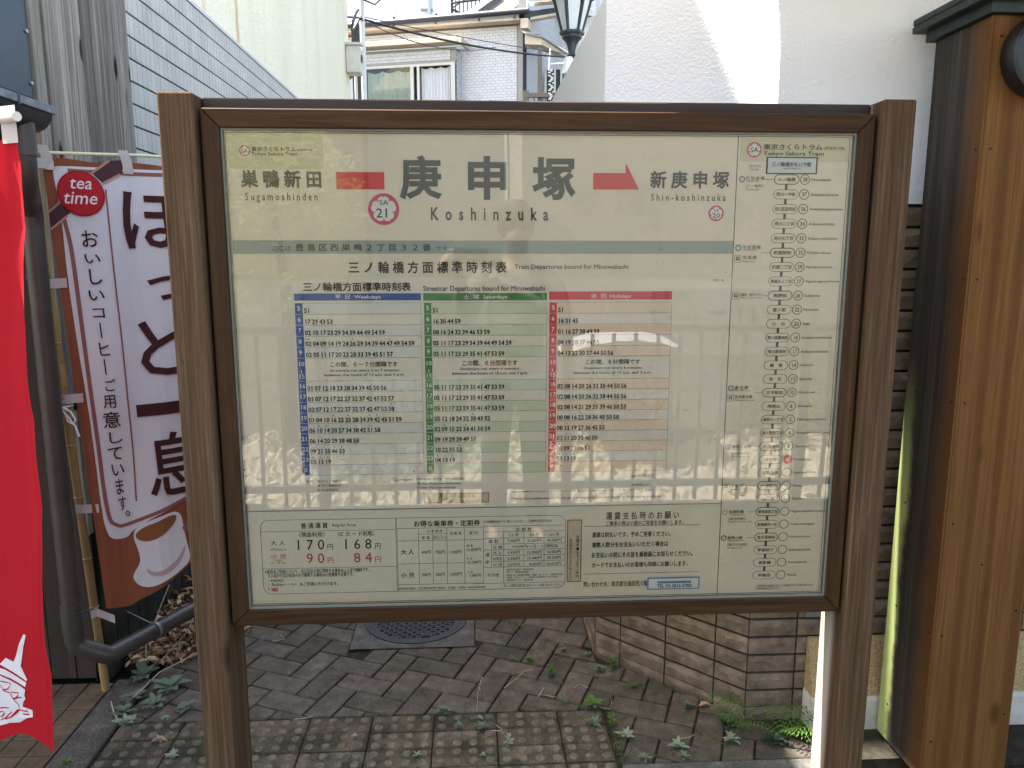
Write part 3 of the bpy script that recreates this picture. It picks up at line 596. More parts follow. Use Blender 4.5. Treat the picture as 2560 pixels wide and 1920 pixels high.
# route map
ST = [('三ノ輪橋', 38, 'Minowabashi'), ('荒川一中前', 37, 'Arakawa-itchumae'), ('荒川区役所前', 36, 'Arakawakuyakushomae'), ('荒川二丁目', 34, 'Arakawa-nichome'), ('荒川七丁目', 33, 'Arakawa-nanachome'), ('町屋駅前', 32, 'Machiya-ekimae'), ('町屋二丁目', 29, 'Machiya-nichome'), ('東尾久三丁目', 27, 'Higashi-ogu-sanchome'), ('熊野前', 26, 'Kumanomae'), ('宮ノ前', 22, 'Miyanomae'), ('小　台', 20, 'Odai'), ('荒川遊園地前', 18, 'Arakawa-yuenchimae'), ('荒川車庫前', 17, 'Arakawa-shakomae'), ('梶　原', 14, 'Kajiwara'), ('栄　町', 13, 'Sakaecho'), ('王子駅前', 12, 'Oji-ekimae'), ('飛鳥山', 6, 'Asukayama'), ('滝野川一丁目', 5, 'Takinogawa-itchome'), ('西ヶ原四丁目', 4, 'Nishigahara-yonchome'), ('新庚申塚', 1, 'Shin-koshinzuka'), ('庚申塚', -1, 'Koshinzuka'), ('巣鴨新田', 0, 'Sugamo-shinden'), ('大塚駅前', 0, 'Otsuka-ekimae'), ('向　原', 0, 'Mukohara'), ('東池袋四丁目', 0, 'Higashi-ikebukuro-yonchome'), ('都電雑司ヶ谷', 0, 'Toden-zoshigaya'), ('鬼子母神前', 0, 'Kishibojimmae'), ('学習院下', 0, 'Gakushuinshita'), ('面影橋', 0, 'Omokagebashi'), ('早稲田', 0, 'Waseda')]
PXC, PZ0, PD = 0.718, 1.6820, 0.03284; yr = YB['route']
big = {0, 5, 8, 15, 19, 22, 24, 26}
for i, (jp, no, en) in enumerate(ST):
    z = PZ0-PD*i; RT.path('k', pill(PXC, z, 0.0286, 0.0104), 0.0017 if i in big else 0.0010, yr, True)
    if i < 29: RT.rect('g', PXC-.003, z-PD+.0106, PXC+.003, z-.0106, yr)
    n = len(jp); hw = {2: .011, 3: .0155, 4: .0205}.get(n, .0225 if n == 5 else .0245)
    RT.text('k', jp, PXC-hw, z-.0044, PXC+hw, z+.0044, 0.012, yr-.0009)
    cx = PXC+.0426
    if no < 0: RT.disc('red', cx, z, 0.0112, yr)
    else:
        RT.path('k', [(cx+.0108*math.cos(a*math.pi/12), z+.0108*math.sin(a*math.pi/12)) for a in range(24)], 0.0015, yr, True)
        if no: h = .0024 if no < 10 else .0056; RT.text('k', str(no), cx-h, z-.0048, cx+h, z+.0048, 0.008, yr-.0009)
    RT.text('k', en, 0.7758, z-.0036-(0.001 if 'y' in en or 'g' in en else 0), 0.7758+len(en)*0.00405, z+.0030, 0.0, yr-.0009)
for k, b in ((0, 0), (5, 0), (8, .006), (15, .0), (19, 0), (22, 0), (24, 0), (26, 0)): z = PZ0-PD*k; RT.path('line', [(0.668+b, z), (0.6875, z)], 0.0011, yr)
for l, x, z in ICONS:
    if l == '□':
        RT.path('k', rrect(x-.0075, z-.0075, x+.0075, z+.0075, .0008, 1), 0.0009, yr, True); RT.rect('k', x-.0042, z-.0022, x+.0042, z+.0050, yr-.0003); RT.rect('patch', x-.003, z+.0008, x+.003, z+.0032, yr-.0006); RT.path('k', [(x-.004, z-.0055), (x-.002, z-.002)], .001, yr); RT.path('k', [(x+.004, z-.0055), (x+.002, z-.002)], .001, yr)
    else:
        RT.disc({'H': 'line', 'C': 'dg', 'N': 'teal', 'I': 'navy', 'Y': 'gold', 'F': 'maroon'}[l], x, z, .0073, yr); RT.disc('stickw', x, z, .0045, yr-.0004); RT.text('k', l, x-.0018, z-.0026, x+.0018, z+.0026, .01, yr-.0013)
for k, pr in PR.items(): pr.done(PAN.get(k, PAN['name']))

def pillar_weather_sun():                  # charcoal weathering to the rear, orange timber by the corner, pale moss with painted sunlight low on the rear edge
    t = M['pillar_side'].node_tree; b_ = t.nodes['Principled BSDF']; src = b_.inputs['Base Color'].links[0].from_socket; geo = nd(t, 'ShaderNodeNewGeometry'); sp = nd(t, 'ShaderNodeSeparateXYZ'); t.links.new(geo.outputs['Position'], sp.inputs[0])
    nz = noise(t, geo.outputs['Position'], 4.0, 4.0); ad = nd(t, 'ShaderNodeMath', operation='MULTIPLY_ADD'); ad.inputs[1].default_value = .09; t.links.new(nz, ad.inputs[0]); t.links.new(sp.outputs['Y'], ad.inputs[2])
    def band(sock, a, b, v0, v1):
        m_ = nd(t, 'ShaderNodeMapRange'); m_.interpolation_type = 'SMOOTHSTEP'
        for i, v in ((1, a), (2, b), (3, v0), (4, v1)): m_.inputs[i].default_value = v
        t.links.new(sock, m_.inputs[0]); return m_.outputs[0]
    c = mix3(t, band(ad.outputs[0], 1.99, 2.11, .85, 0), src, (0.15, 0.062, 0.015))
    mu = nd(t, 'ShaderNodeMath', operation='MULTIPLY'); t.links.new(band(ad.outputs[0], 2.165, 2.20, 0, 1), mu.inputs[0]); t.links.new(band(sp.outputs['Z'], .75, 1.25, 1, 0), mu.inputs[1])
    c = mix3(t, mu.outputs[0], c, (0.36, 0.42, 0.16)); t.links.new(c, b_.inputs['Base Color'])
pillar_weather_sun()

def post_sun_strip():                     # the inner rear edge of the right post, painted pale to read as sunlit
    t = M['post'].node_tree; b_ = t.nodes['Principled BSDF']; src = b_.inputs['Base Color'].links[0].from_socket; geo = nd(t, 'ShaderNodeNewGeometry'); sp = nd(t, 'ShaderNodeSeparateXYZ'); t.links.new(geo.outputs['Position'], sp.inputs[0])
    def band(sock, a, b, v0, v1):
        m_ = nd(t, 'ShaderNodeMapRange')
        for i, v in ((1, a), (2, b), (3, v0), (4, v1)): m_.inputs[i].default_value = v
        t.links.new(sock, m_.inputs[0]); return m_.outputs[0]
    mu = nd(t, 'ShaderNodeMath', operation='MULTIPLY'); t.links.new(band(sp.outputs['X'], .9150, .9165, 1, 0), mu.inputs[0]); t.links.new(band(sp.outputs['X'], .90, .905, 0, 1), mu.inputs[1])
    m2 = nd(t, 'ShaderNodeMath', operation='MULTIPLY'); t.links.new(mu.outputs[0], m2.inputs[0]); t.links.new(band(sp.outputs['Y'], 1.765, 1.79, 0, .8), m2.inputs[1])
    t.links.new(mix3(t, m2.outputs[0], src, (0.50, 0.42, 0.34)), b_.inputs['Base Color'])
post_sun_strip()

# ================================================================= STRUCTURE: ground and pavements
M['earth'] = masonry('earth_bedding', ((0.0140, 0.0126, 0.0084), (0.0280, 0.0245, 0.0154), (0.0490, 0.0420, 0.0280)), 0.95, 30, 0.5, 90, 0)
M['paver'] = masonry('paver_brick', ((0.046, 0.038, 0.029), (0.080, 0.067, 0.052), (0.128, 0.108, 0.083)), 0.9, 18, 0.35, 260, 0.28, moss=(0.050, 0.048, 0.024), mossamt=0.53, speck=0.3, mossscale=5.0)
M['tactile'] = masonry('tactile_brick', ((0.040, 0.033, 0.021), (0.085, 0.069, 0.043), (0.165, 0.128, 0.080)), 0.9, 9, 0.4, 200, 0.28, moss=(0.028, 0.028, 0.013), mossamt=0.43, speck=0.25, mossscale=8.0)
M['bump'] = masonry('tactile_stud', ((0.06, 0.052, 0.040), (0.115, 0.10, 0.077), (0.18, 0.157, 0.122)), 0.9, 60, 0.4, 300, 0.2)
M['tan_tile'] = masonry('tan_floor_tile', ((0.0720, 0.0518, 0.0324), (0.1080, 0.0778, 0.0475), (0.1440, 0.1080, 0.0706)), 0.75, 30, 0.2, 220, 0.14)
M['grout'] = masonry('dark_grout', ((0.02, 0.018, 0.015), (0.035, 0.03, 0.026), (0.06, 0.055, 0.045)), 0.95, 30, 0.4, 200, 0)
M['kerb'] = masonry('kerb_concrete', ((0.040, 0.035, 0.028), (0.068, 0.060, 0.048), (0.12, 0.107, 0.087)), 0.9, 10, 0.6, 160, 0.1, moss=(0.028, 0.028, 0.014), mossamt=0.56, speck=0.5)
M['concrete'] = masonry('pale_concrete', ((0.045, 0.044, 0.038), (0.08, 0.077, 0.068), (0.15, 0.145, 0.13)), 0.9, 16, 0.6, 200, 0.1, speck=0.5)
g = MB().add([(-60, -1.15, -0.055), (60, -1.15, -0.055), (60, 90, -0.055), (-60, 90, -0.055)], [(0, 1, 2, 3)]).build('ground', M['earth']); struct(g)
far = MB().add([(-1.16, 4.3, -0.012), (0.46, 4.3, -0.012), (0.46, 16, -0.012), (-1.16, 16, -0.012)], [(0, 1, 2, 3)]).build('alley_paving', M['paver']); struct(far)
path = MB().box(-1.165, 2.2, 2.06, 4.3, -0.05, -0.011).build('paved_path', M['earth'], org=(0, 3, 0)); struct(path)
th = R(-23.0); W_ = 0.0952; ux, uy = math.cos(th), math.sin(th); vx, vy = -uy, ux; OX, OY = -0.577-2*W_*ux, 2.365-2*W_*uy
def loc2(u, v): return (OX+u*W_*ux+v*W_*vx, OY+u*W_*uy+v*W_*vy)
def paver_mesh(L, Wd, var):
    mb = MB().box(-L/2, L/2, -Wd/2, Wd/2, -0.045, 0); return mb.mesh('brick', M['paver'], (0, 0, 0), 0.004)
PM = paver_mesh(2*W_-.006, W_-.006, 0)
HX0, HX1, HY0, HY1 = -0.488, -0.002, 2.79, 3.28
Bx, By, Ax, Ay = 0.894, 2.283, 0.465, 2.712
npv = 0; JP = []
for i in range(-40, 60):
    for j in range(-14, 16):
        for kind in (0, 1):
            u0 = i+4*j+(2 if kind else 0); v0 = -i; uw, vw = (1, 2) if kind else (2, 1)
            g2 = .003/W_; P = [loc2(u0+g2, v0+g2), loc2(u0+uw-g2, v0+g2), loc2(u0+uw-g2, v0+vw-g2), loc2(u0+g2, v0+vw-g2)]
            cx, cy = loc2(u0+uw/2, v0+vw/2)
            if not (-1.4 < cx < 1.06 and 1.9 < cy < 4.4): continue
            q = P
            q = clip(q, 0, 1, 4.3); q = clip(q, -1, 0, 1.158)
            extra = clip(clip(clip(P, 0, 1, 2.352), -1, 0, -0.442), 0, -1, -2.066) if cx < .44 and cy < 2.5 else []
            if area(extra) > .0006: MB().prism([(a, b, -0.045) for a, b in extra], (0, 0, 0.045)).build('brick', M['paver'], path, 0.003, org=(cx, cy, 0))
            if cx < 0.44: q = clip(q, 0, -1, -2.353)
            else: q = clip(q, 0, -1, -2.066); q = clip(q, -1, 0, -0.442) if cy < 2.353 else q
            if cy > 2.70: q = clip(q, 1, 0, 0.455)
            if cx > .36 and cy < 2.74: q = clip(q, 1, 1, Bx+By-.012)
            if cx > 0.88: q = clip(q, 0, 1, By-.02)
            if len(q) < 3: continue
            if HX0-.1 < cx < HX1+.1 and HY0-.1 < cy < HY1+.1:
                best = []
                for c_ in ((1, 0, HX0-.003), (-1, 0, -HX1-.003), (0, 1, HY0-.003), (0, -1, -HY1-.003)):
                    z_ = clip(q, *c_)
                    if area(z_) > area(best): best = z_
                q = best
            A_ = area(q)
            if A_ < 0.0006: continue
            dz = rnd.uniform(-.002, .0015)
            if A_ > 0.97*area(P): o = inst('brick', PM, path, (cx, cy, dz), (rnd.uniform(-.006, .006), rnd.uniform(-.006, .006), th + (math.pi/2 if kind else 0) + rnd.uniform(-.008, .008)))
            else: o = MB().prism([(a, b, -0.045+dz) for a, b in q], (0, 0, 0.045)).build('brick', M['paver'], path, 0.003, org=(cx, cy, 0))
            npv += 1
            for a_, b_ in zip(q, q[1:]+q[:1]):
                for f_ in (.15, .5, .8): JP.append((a_[0]+(b_[0]-a_[0])*f_, a_[1]+(b_[1]-a_[1])*f_))
# tactile guide paving: 200 x 100 bricks with eight studs each
band = MB().box(-1.16, 0.437, 1.60, 2.348, -0.05, -0.010).build('tactile_paving', M['earth'], org=(-.4, 2.2, 0)); struct(band)
def tact_mesh(nx, name='brick'):
    mb = MB().box(-.0511*nx/2+.0022, .0511*nx/2-.0022, -.0447+.002, .0447-.002, -.045, 0); me = mb.mesh(name, M['tactile'], (0, 0, 0), 0.003)
    bm = bmesh.new(); bm.from_mesh(me); me.materials.append(M['bump'])
    for ix in range(nx):
        for iy in (-.5, .5):
            cx = (ix-(nx-1)/2)*.0511; cy = iy*.0447; prof = ((.0145, 0), (.0135, .0025), (.0105, .0044)); rings = []
            for r_, h_ in prof: rings.append([bm.verts.new((cx+r_*math.cos(k*math.pi/6), cy+r_*math.sin(k*math.pi/6), h_-.0004)) for k in range(12)])
            for a in range(2):
                for k in range(12): bm.faces.new((rings[a][k], rings[a][(k+1) % 12], rings[a+1][(k+1) % 12], rings[a+1][k])).material_index = 1
            bm.faces.new(rings[2]).material_index = 1
    bm.to_mesh(me); bm.free(); return me
T4, T3 = tact_mesh(4), tact_mesh(3)
for r_ in range(8):
    yc = 2.3035 - 0.0895*r_; x = -1.157; off = [0, 1, 0, 2, 1, 3, 0, 2][r_]
    seq = [4]*7+[3]
    for n_ in seq:
        wd = .0511*n_; o = inst('brick', T4 if n_ == 4 else T3, band, (x+wd/2, yc, rnd.uniform(-.0025, .0015)), (rnd.uniform(-.008, .008), rnd.uniform(-.008, .008), rnd.uniform(-.006, .006))); x += wd
# kerbs
k1 = MB().box(-1.29, -1.168, 1.4, 2.62, -0.05, 0.001).build('kerb_strip', M['kerb'], None, 0.004, org=(-1.23, 2, 0)); struct(k1)
k2 = MB().box(0.44, 1.06, 1.90, 2.060, -0.05, 0.002).build('kerb_strip', M['concrete'], None, 0.004, org=(1.3, 2, 0)); struct(k2)
# tan tiled pavement
pav = MB().box(-4.2, -1.294, -1.14, 2.60, -0.05, -0.009).build('tiled_pavement', M['grout'], org=(-2, 1.5, 0)); struct(pav)
TM = MB().box(-.0415, .0415, -.0383, .0383, -.03, 0).mesh('tile', M['tan_tile'], (0, 0, 0), 0.002)
for i in range(9):
    for j in range(22):
        x = -1.294-.0437-.0863*i; yy = 2.602-.0405-.0812*j
        if yy > 0.95: inst('tile', TM, pav, (x, yy, rnd.uniform(-.0012, .0008)), (0, 0, rnd.uniform(-.006, .006)))
# manhole
mh = thing('manhole_cover', 'round cast iron manhole cover with raised lattice pattern set in a concrete slab', 'manhole cover', (-0.245, 3.035, 0))
sl_ = MB(); n_ = 32; cc = (-0.245, 3.035)
ring = [(cc[0]+.215*math.cos(2*math.pi*k/n_), cc[1]+.215*math.sin(2*math.pi*k/n_)) for k in range(n_)]
def sq(k):
    a = 2*math.pi*k/n_; c_, s_ = math.cos(a), math.sin(a); f = .243/max(abs(c_), abs(s_)); return (cc[0]+f*c_, cc[1]+f*s_)
vs = [(p[0], p[1], .0) for p in ring]+[(*sq(k), .0) for k in range(n_)]+[(p[0], p[1], -.04) for p in ring]
sl_.add(vs, [(k, k+n_, (k+1) % n_+n_, (k+1) % n_) for k in range(n_)]+[(k, (k+1) % n_, (k+1) % n_+2*n_, k+2*n_) for k in range(n_)]).build('concrete_slab', M['concrete'], mh)
M['iron'] = plain('cast_iron', (0.045, 0.043, 0.048), 0.5, 0.6, 0.5, 0.3, 60, 0.2, 300)
MB().lathe([(.214, -.03), (.214, .004), (.196, .004), (.196, -.006)], (*cc, 0), 40).build('ring', M['iron'], mh, smooth=True)
lid = MB().lathe([(.194, -.03), (.194, .002), (.180, .002), (.178, -.003), (0.0001, -.003)], (*cc, 0), 40).build('lid', M['iron'], mh, smooth=True)
rb = MB()
for a_ in range(-9, 10):
    for b_ in range(-9, 10):
        x, yy = a_*.019, b_*.019
        if math.hypot(x, yy) < .168 and (a_+b_) % 2 == 0: rb.box(cc[0]+x-.008, cc[0]+x+.008, cc[1]+yy-.002, cc[1]+yy+.002, -.003, .002)
        elif math.hypot(x, yy) < .168: rb.box(cc[0]+x-.002, cc[0]+x+.002, cc[1]+yy-.008, cc[1]+yy+.008, -.003, .002)
o = rb.build('lattice_pattern', M['iron'], mh); o['kind'] = 'stuff'
MB().box(cc[0]+.035, cc[0]+.065, cc[1]-.155, cc[1]-.12, -.003, .003).build('lifting_slot', M['black'], mh)

# ================================================================= RIGHT: white building on stone-faced base
M['stone'] = masonry('split_stone', ((0.105, 0.074, 0.050), (0.185, 0.138, 0.098), (0.28, 0.215, 0.155)), 0.85, 16, 0.6, 60, 0.12)
M['white_stucco'] = stucco('white_stucco', (0.80, 0.81, 0.83), 0.5, 80.0, (1, 1, 1.5))
M['grey_paint'] = stucco('grey_paint', (0.62, 0.64, 0.62), 0.25, 160.0)
wb = thing('white_building', 'white stucco building with a chamfered corner standing on split stone courses', 'building', (1.4, 2.9, 0))
MB().add([(0.468, 6.5, -.05), (0.468, 2.7135, -.05), (0.897, 2.2855, -.05), (4.2, 2.2855, -.05), (4.2, 6.5, -.05), (0.468, 6.5, 1.66), (0.468, 2.7135, 1.66), (0.897, 2.2855, 1.66), (4.2, 2.2855, 1.66), (4.2, 6.5, 1.66)],
         [(0, 1, 6, 5), (1, 2, 7, 6), (2, 3, 8, 7), (3, 4, 9, 8), (5, 6, 7, 8, 9)]).build('backing_wall', M['grout'], wb)
MB().prism([(0.458, 2.709, 1.664), (0.891, 2.276, 1.664), (4.2, 2.276, 1.664), (4.2, 6.5, 1.664), (0.458, 6.5, 1.664)], (0, 0, .697)).build('stucco_wall', M['white_stucco'], wb)
# side wall under its own lower top
wb_side = MB().box(0.453, 0.4575, 2.712, 6.5, 1.664, 2.361).build('side_wall', M['grey_paint'], wb)
# (the upper storey stands back from the alley)
def stone_mesh(L, seed):
    rr = random.Random(seed); nx, nz = 7, 3; H = .0535; vs = []; fs = []
    for k in range(nz+1):
        for i in range(nx+1):
            e = (i in (0, nx)) or (k in (0, nz)); d = 0.006 if e else rr.uniform(.0075, .0108) + (0.0022 if k == 2 else 0)
            jx = 0 if e else rr.uniform(-.4, .4)*L/nx*.6; jz = 0 if e else rr.uniform(-.3, .3)*H/nz
            vs.append((L*i/nx+jx, -d, H*k/nz+jz))
    for k in range(nz):
        for i in range(nx):
            a = k*(nx+1)+i; fs += [(a, a+1, a+nx+2), (a, a+nx+2, a+nx+1)] if rr.random() < .5 else [(a, a+1, a+nx+1), (a+1, a+nx+2, a+nx+1)]
    m_ = len(vs); co = [0, nx, (nx+1)*(nz+1)-1, (nx+1)*nz]; vs += [(vs[c_][0], .002, vs[c_][2]) for c_ in co]
    fs += [(0, m_, m_+1, nx), (nx, m_+1, m_+2, co[2]), (co[2], m_+2, m_+3, co[3]), (co[3], m_+3, m_, 0)]
    # side rims follow the front edge
    me = bpy.data.meshes.new('stone_block'); me.from_pydata(vs, [], fs); me.materials.append(M['stone']); me.update(); return me
SM = {L: [stone_mesh(L, 10*int(L*1000)+q) for q in range(5)] for L in (0.184, 0.1535, 0.109, 0.1105)}
e1 = Vector((Ax-Bx, Ay-By, 0)).normalized(); angc = math.atan2(-e1.y, -e1.x)
for c_ in range(-1, 26):
    z = .0377+.0625*c_ + (.0 if c_ >= 0 else .006)
    zz = max(z, -.03)
    # chamfer, from corner A to corner B (x' runs towards B)
    p0 = Vector((Ax, Ay, 0))
    for d0, L in ((0.003, .109), (0.1165, .184), (0.3065, .184), (0.496, .1105)):
        inst('stone_block', rnd.choice(SM[L]), wb, (p0.x+(-e1.x)*d0, p0.y+(-e1.y)*d0, z), (0, 0, angc))
    x = Bx+.0005
    for k_ in range(5 if c_ < 4 else 7):
        L = .1535 if k_ == 0 else .184
        if not (c_ < 4 and x > 1.07): inst('stone_block', rnd.choice(SM[L]), wb, (x, By, z))
        x += L+.006
    for k_ in range(2): inst('stone_block', rnd.choice(SM[.184]), wb, (Ax, Ay+.19*(k_+1), z), (0, 0, -math.pi/2))
M['pebble'] = masonry('ochre_pebbledash', ((0.23, 0.15, 0.06), (0.40, 0.29, 0.14), (0.62, 0.52, 0.36)), 0.9, 180, 0.8, 260, 0)
M['plinth'] = masonry('pale_plinth', ((0.42, 0.39, 0.34), (0.55, 0.52, 0.46), (0.64, 0.61, 0.55)), 0.9, 10, 0.3, 150, 0)
MB().prism([(1.085, 2.272, .284), (1.085, 2.262, .284), (1.085, 2.212, .105), (1.085, 2.272, .105)], (3.0, 0, 0)).build('sloping_plinth', M['pebble'], wb)
MB().prism([(1.083, 2.272, .1045), (1.083, 2.210, .1045), (1.083, 2.205, .09), (1.083, 2.205, -.01), (1.083, 2.272, -.01)], (3.0, 0, 0)).build('base_course', M['plinth'], wb)
MB().box(1.62-.55, 1.70-.55, 2.262, 2.276, .357, .372).build('vent_bracket', plain('bracket_steel', (.3, .31, .3), .4, .7), wb)

# ================================================================= RIGHT: timber pillar with sheet metal cap
pl = thing('timber_pillar', 'tall boxed timber pillar with orange brown front, weathered side and green metal cap', 'pillar', (1.42, 2.07, 0))
px0, px1, py0, py1, pz1 = 1.296, 1.552, 1.950, 2.19, 2.10
MB().box(px0+.012, px1, py0+.012, py1-.001, 0, pz1-.01).build('core', M['dark_board'], pl)
MB().box(px0+.003, px1, py0, py0+.0115, 0.0, pz1).build('front_board', M['pillar_front'], pl, .002)
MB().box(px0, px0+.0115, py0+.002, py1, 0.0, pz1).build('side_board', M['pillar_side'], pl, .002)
_x = (lambda *a, **k: 0)('sunlit_mossy_wood', (0.22, 0.28, 0.06), (0.42, 0.46, 0.22), (0.62, 0.60, 0.48), 'Z', 50, 0.03, 0.8, 0.3, 0.1, var=0)
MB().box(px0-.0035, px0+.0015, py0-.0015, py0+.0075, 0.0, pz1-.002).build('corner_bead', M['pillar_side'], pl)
M['capm'] = plain('green_sheet_metal', (0.028, 0.040, 0.034), 0.5, 0.5, 0.5, 0.3, 20)
MB().box(px0-.018, px1+.018, py0-.018, py1+.02, pz1, pz1+.028).build('cap_skirt', M['capm'], pl, .001)
MB().box(px0-.045, px1+.045, py0-.045, py1+.045, pz1+.0285, pz1+.047).build('cap_plate', M['capm'], pl, .002)
MB().prism([(px0-.045, py0-.045, pz1+.047), (px1+.045, py0-.045, pz1+.047), (px1+.045, py1+.045, pz1+.047), (px0-.045, py1+.045, pz1+.047)], (0, 0, .02)).build('cap_top', M['capm'], pl, .004)
nm_ = MB().lathe([(.0001, .0012), (.0032, .0012), (.0036, -.001)], (0, 0, 0), 8, 'Y').mesh('nail', plain('nail_iron', (.02, .016, .014), .5, .5))
nl_ = [( .025, z) for z in (.12, .45, .78, 1.12, 1.45, 1.78, 2.05)]+[(.235, z) for z in (.20, .52, .85, 1.18, 1.5, 1.83)]+[(.12, .66)]
for dx, z in nl_: inst('nail', nm_, pl, (px0+dx, py0-.0004, z))
for dy in (.02, .19):
    for z in (.12, .45, .78, 1.12, 1.45, 1.78): inst('nail', nm_, pl, (px0-.0003, py0+dy, z), (0, 0, -math.pi/2))
hs_ = thing('round_speaker', 'round black speaker housing fixed high on the front of the timber pillar', 'speaker', (1.42, 1.94, 2.0))
M['blk'] = plain('black_plastic', (0.010, 0.011, 0.014), 0.35, 0, 0.5)
MB().lathe([(.080, 0), (.1, .004), (.104, .03), (.102, .055), (.094, .06), (.088, .05)], (1.42, 1.9495, 2.0), 40, 'Y').build('housing', M['blk'], hs_, smooth=True)
MB().lathe([(.0001, .034), (.05, .032), (.088, .040), (.0885, .02)], (1.42, 1.9495, 2.0), 40, 'Y').build('grille', plain('speaker_grille', (.012, .016, .026), .3), hs_, smooth=True)

# ================================================================= LEFT: timber shop building, fence, gutter and pipes
shop = thing('timber_shop', 'dark timber shop building with black metal siding and weathered vertical planks at its corner', 'building', (-2.4, 2.3, 0))
MB().box(-5.0, -1.362, 2.64, 3.24, 0, 5.08).build('wall', M['dark_board'], shop)
MB().box(-5.0, -1.362, 2.02, 2.638, 1.96, 5.08).build('upper_wall', M['dark_board'], shop)
for i in range(14):
    x = -1.3395-.0885*i; MB().box(x-.086, x-.001, 2.612+rnd.uniform(0, .004), 2.637, .012, 1.95).build('board', M['dark_board'], shop, .002)
M['siding'] = plain('black_blue_siding', (0.018, 0.026, 0.038), 0.35, 0.55, 0.5, 0.35, 9)
MB().box(-1.360, -1.338, 2.03, 2.535, 1.985, 4.6).build('metal_siding', M['siding'], shop, .003)
sc_ = MB().lathe([(.0001, .006), (.006, .005), (.007, 0)], (0, 0, 0), 8, 'Y').mesh('bolt', plain('bolt_zinc', (.35, .35, .36), .4, .8))
for z in (2.03, 2.18, 2.33): inst('bolt', sc_, shop, (-1.3378, 2.525, z), (0, 0, math.pi/2))
pys = [2.541, 2.603, 2.692, 2.765, 2.857, 2.937, 3.027, 3.13, 3.193, 3.245]
for i in range(9):
    d = rnd.uniform(0, .008); z0 = 1.0 if i < 1 else .55
    MB().box(-1.358, -1.335+d, pys[i]+.0018, pys[i+1]-.0018, z0, 4.6).build('plank', M['grey_plank'], shop, .003)
MB().box(-1.335, -1.322, 2.598, 2.606, 1.0, 4.2).build('corner_strip', M['grey_plank'], shop)
MB().prism([(-1.59, 0, 1.90), (-1.59, 0, 1.94), (-3.2, 0, 2.6), (-3.2, 0, 2.56)], (0, 1.06, 0)).build('shade_eave', M['dark_board'], shop).location.y += .93  # unseen eave slab added so its shadow falls on the lower red banner
# dark return wall low down, facing the camera beside the bamboo
fence = thing('plank_fence', 'low dark mossy fence of upright planks running up the alley behind the coffee banner', 'fence', (-1.35, 3.4, 0))
yy = 2.64
for i in range(20):
    wd = rnd.uniform(.083, .096); MB().box(-1.352, -1.331+rnd.uniform(-.003, .004), yy, yy+wd-.004, -.02, .98+rnd.uniform(-.01, .01)).build('plank', M['green_board'], fence, .003); yy += wd
MB().box(-1.354, -1.3525, 2.60, yy, -.02, .97).build('backing_rail', M['black'], fence)
# shop eave, gutter
M['gut'] = plain('dark_gutter', (0.035, 0.036, 0.040), 0.45, 0.2, 0.5, 0.4, 14)
M['gutedge'] = plain('worn_gutter_edge', (0.17, 0.18, 0.19), 0.45, 0.4, 0.5, 0.5, 25)
gt = thing('eaves_gutter', 'black half round eaves gutter with a worn grey lip on the timber shop', 'gutter', (-1.28, 2.1, 1.95))
vs = []; n_ = 10
for yv_ in (1.35, 2.385):
    for k in range(n_+1): a = math.pi*k/n_; vs.append((-1.272-.062*math.cos(a), yv_, 1.925-.062*math.sin(a)))
MB().add(vs, [(k, k+1, k+1+n_+1, k+n_+1) for k in range(n_)]+[tuple(range(n_+1)), tuple(range(n_+1, 2*n_+2))]).build('trough', M['gut'], gt, smooth=True)
MB().box(-1.212, -1.204, 1.35, 2.39, 1.916, 1.938).build('lip', M['gutedge'], gt, .001)
MB().box(-1.2135, -1.2028, 2.20, 2.212, 1.912, 1.942).build('joint_strap', M['gut'], gt)
dp = thing('rainwater_pipe', 'dark brown rainwater downpipe that bends along the ground into the alley', 'pipe', (-1.30, 2.5, 0))
M['pipe'] = plain('brown_pvc_pipe', (0.060, 0.050, 0.043), 0.38, 0, 0.4, 0.25, 10)
px_, py_ = -1.340, 2.46
MB().tube([(-1.262, 2.31, 1.88), (-1.262, 2.31, 1.79)], .034, 16).build('outlet', M['pipe'], dp, smooth=True)
MB().tube([(-1.262, 2.31, 1.80), (-1.264, 2.31, 1.745), (-1.272, 2.325, 1.715), (-1.325, 2.43, 1.665), (-1.337, 2.455, 1.64), (px_, py_, 1.60)], .031, 16).build('elbow', M['pipe'], dp, smooth=True)
MB().tube([(px_, py_, 1.62), (px_, py_, .30)], .030, 18).build('straight_pipe', M['pipe'], dp, smooth=True)
for z in (1.44, .83): MB().tube([(px_, py_, z), (px_, py_, z+.012)], .0325, 18).build('pipe_band', M['pipe'], dp, smooth=True)
MB().tube([(px_, py_, .375), (px_, py_, .265)], .034, 18).build('socket', M['pipe'], dp, smooth=True)
MB().tube([(px_, py_, .28), (px_, py_, .238), (px_+.006, py_+.003, .217), (px_+.025, py_+.01, .203), (px_+.07, py_+.03, .172), (px_+.085, py_+.045, .156), (px_+.098, py_+.075, .155), (px_+.11, py_+.105, .155)], .031, 18).build('low_elbow', M['pipe'], dp, smooth=True)
MB().tube([(px_+.105, py_+.092, .155), (px_+.32, py_+.63, .13), (px_+.50, py_+1.1, .10)], .029, 18).build('ground_pipe', M['pipe'], dp, smooth=True)
MB().tube([(px_+.160, py_+.23, .1493), (px_+.165, py_+.242, .1488)], .0318, 18).build('clamp', M['gutedge'], dp, smooth=True)
MB().tube([(px_+.155, py_+.235, .175), (px_+.05, py_+.27, .21)], .002, 6).build('clamp_rod', M['gutedge'], dp)
MB().tube([(px_-.035, py_+.0, .335), (px_+.02, py_-.03, .345), (px_+.06, py_+.02, .34)], .003, 6).build('wall_hook', M['gut'], dp)

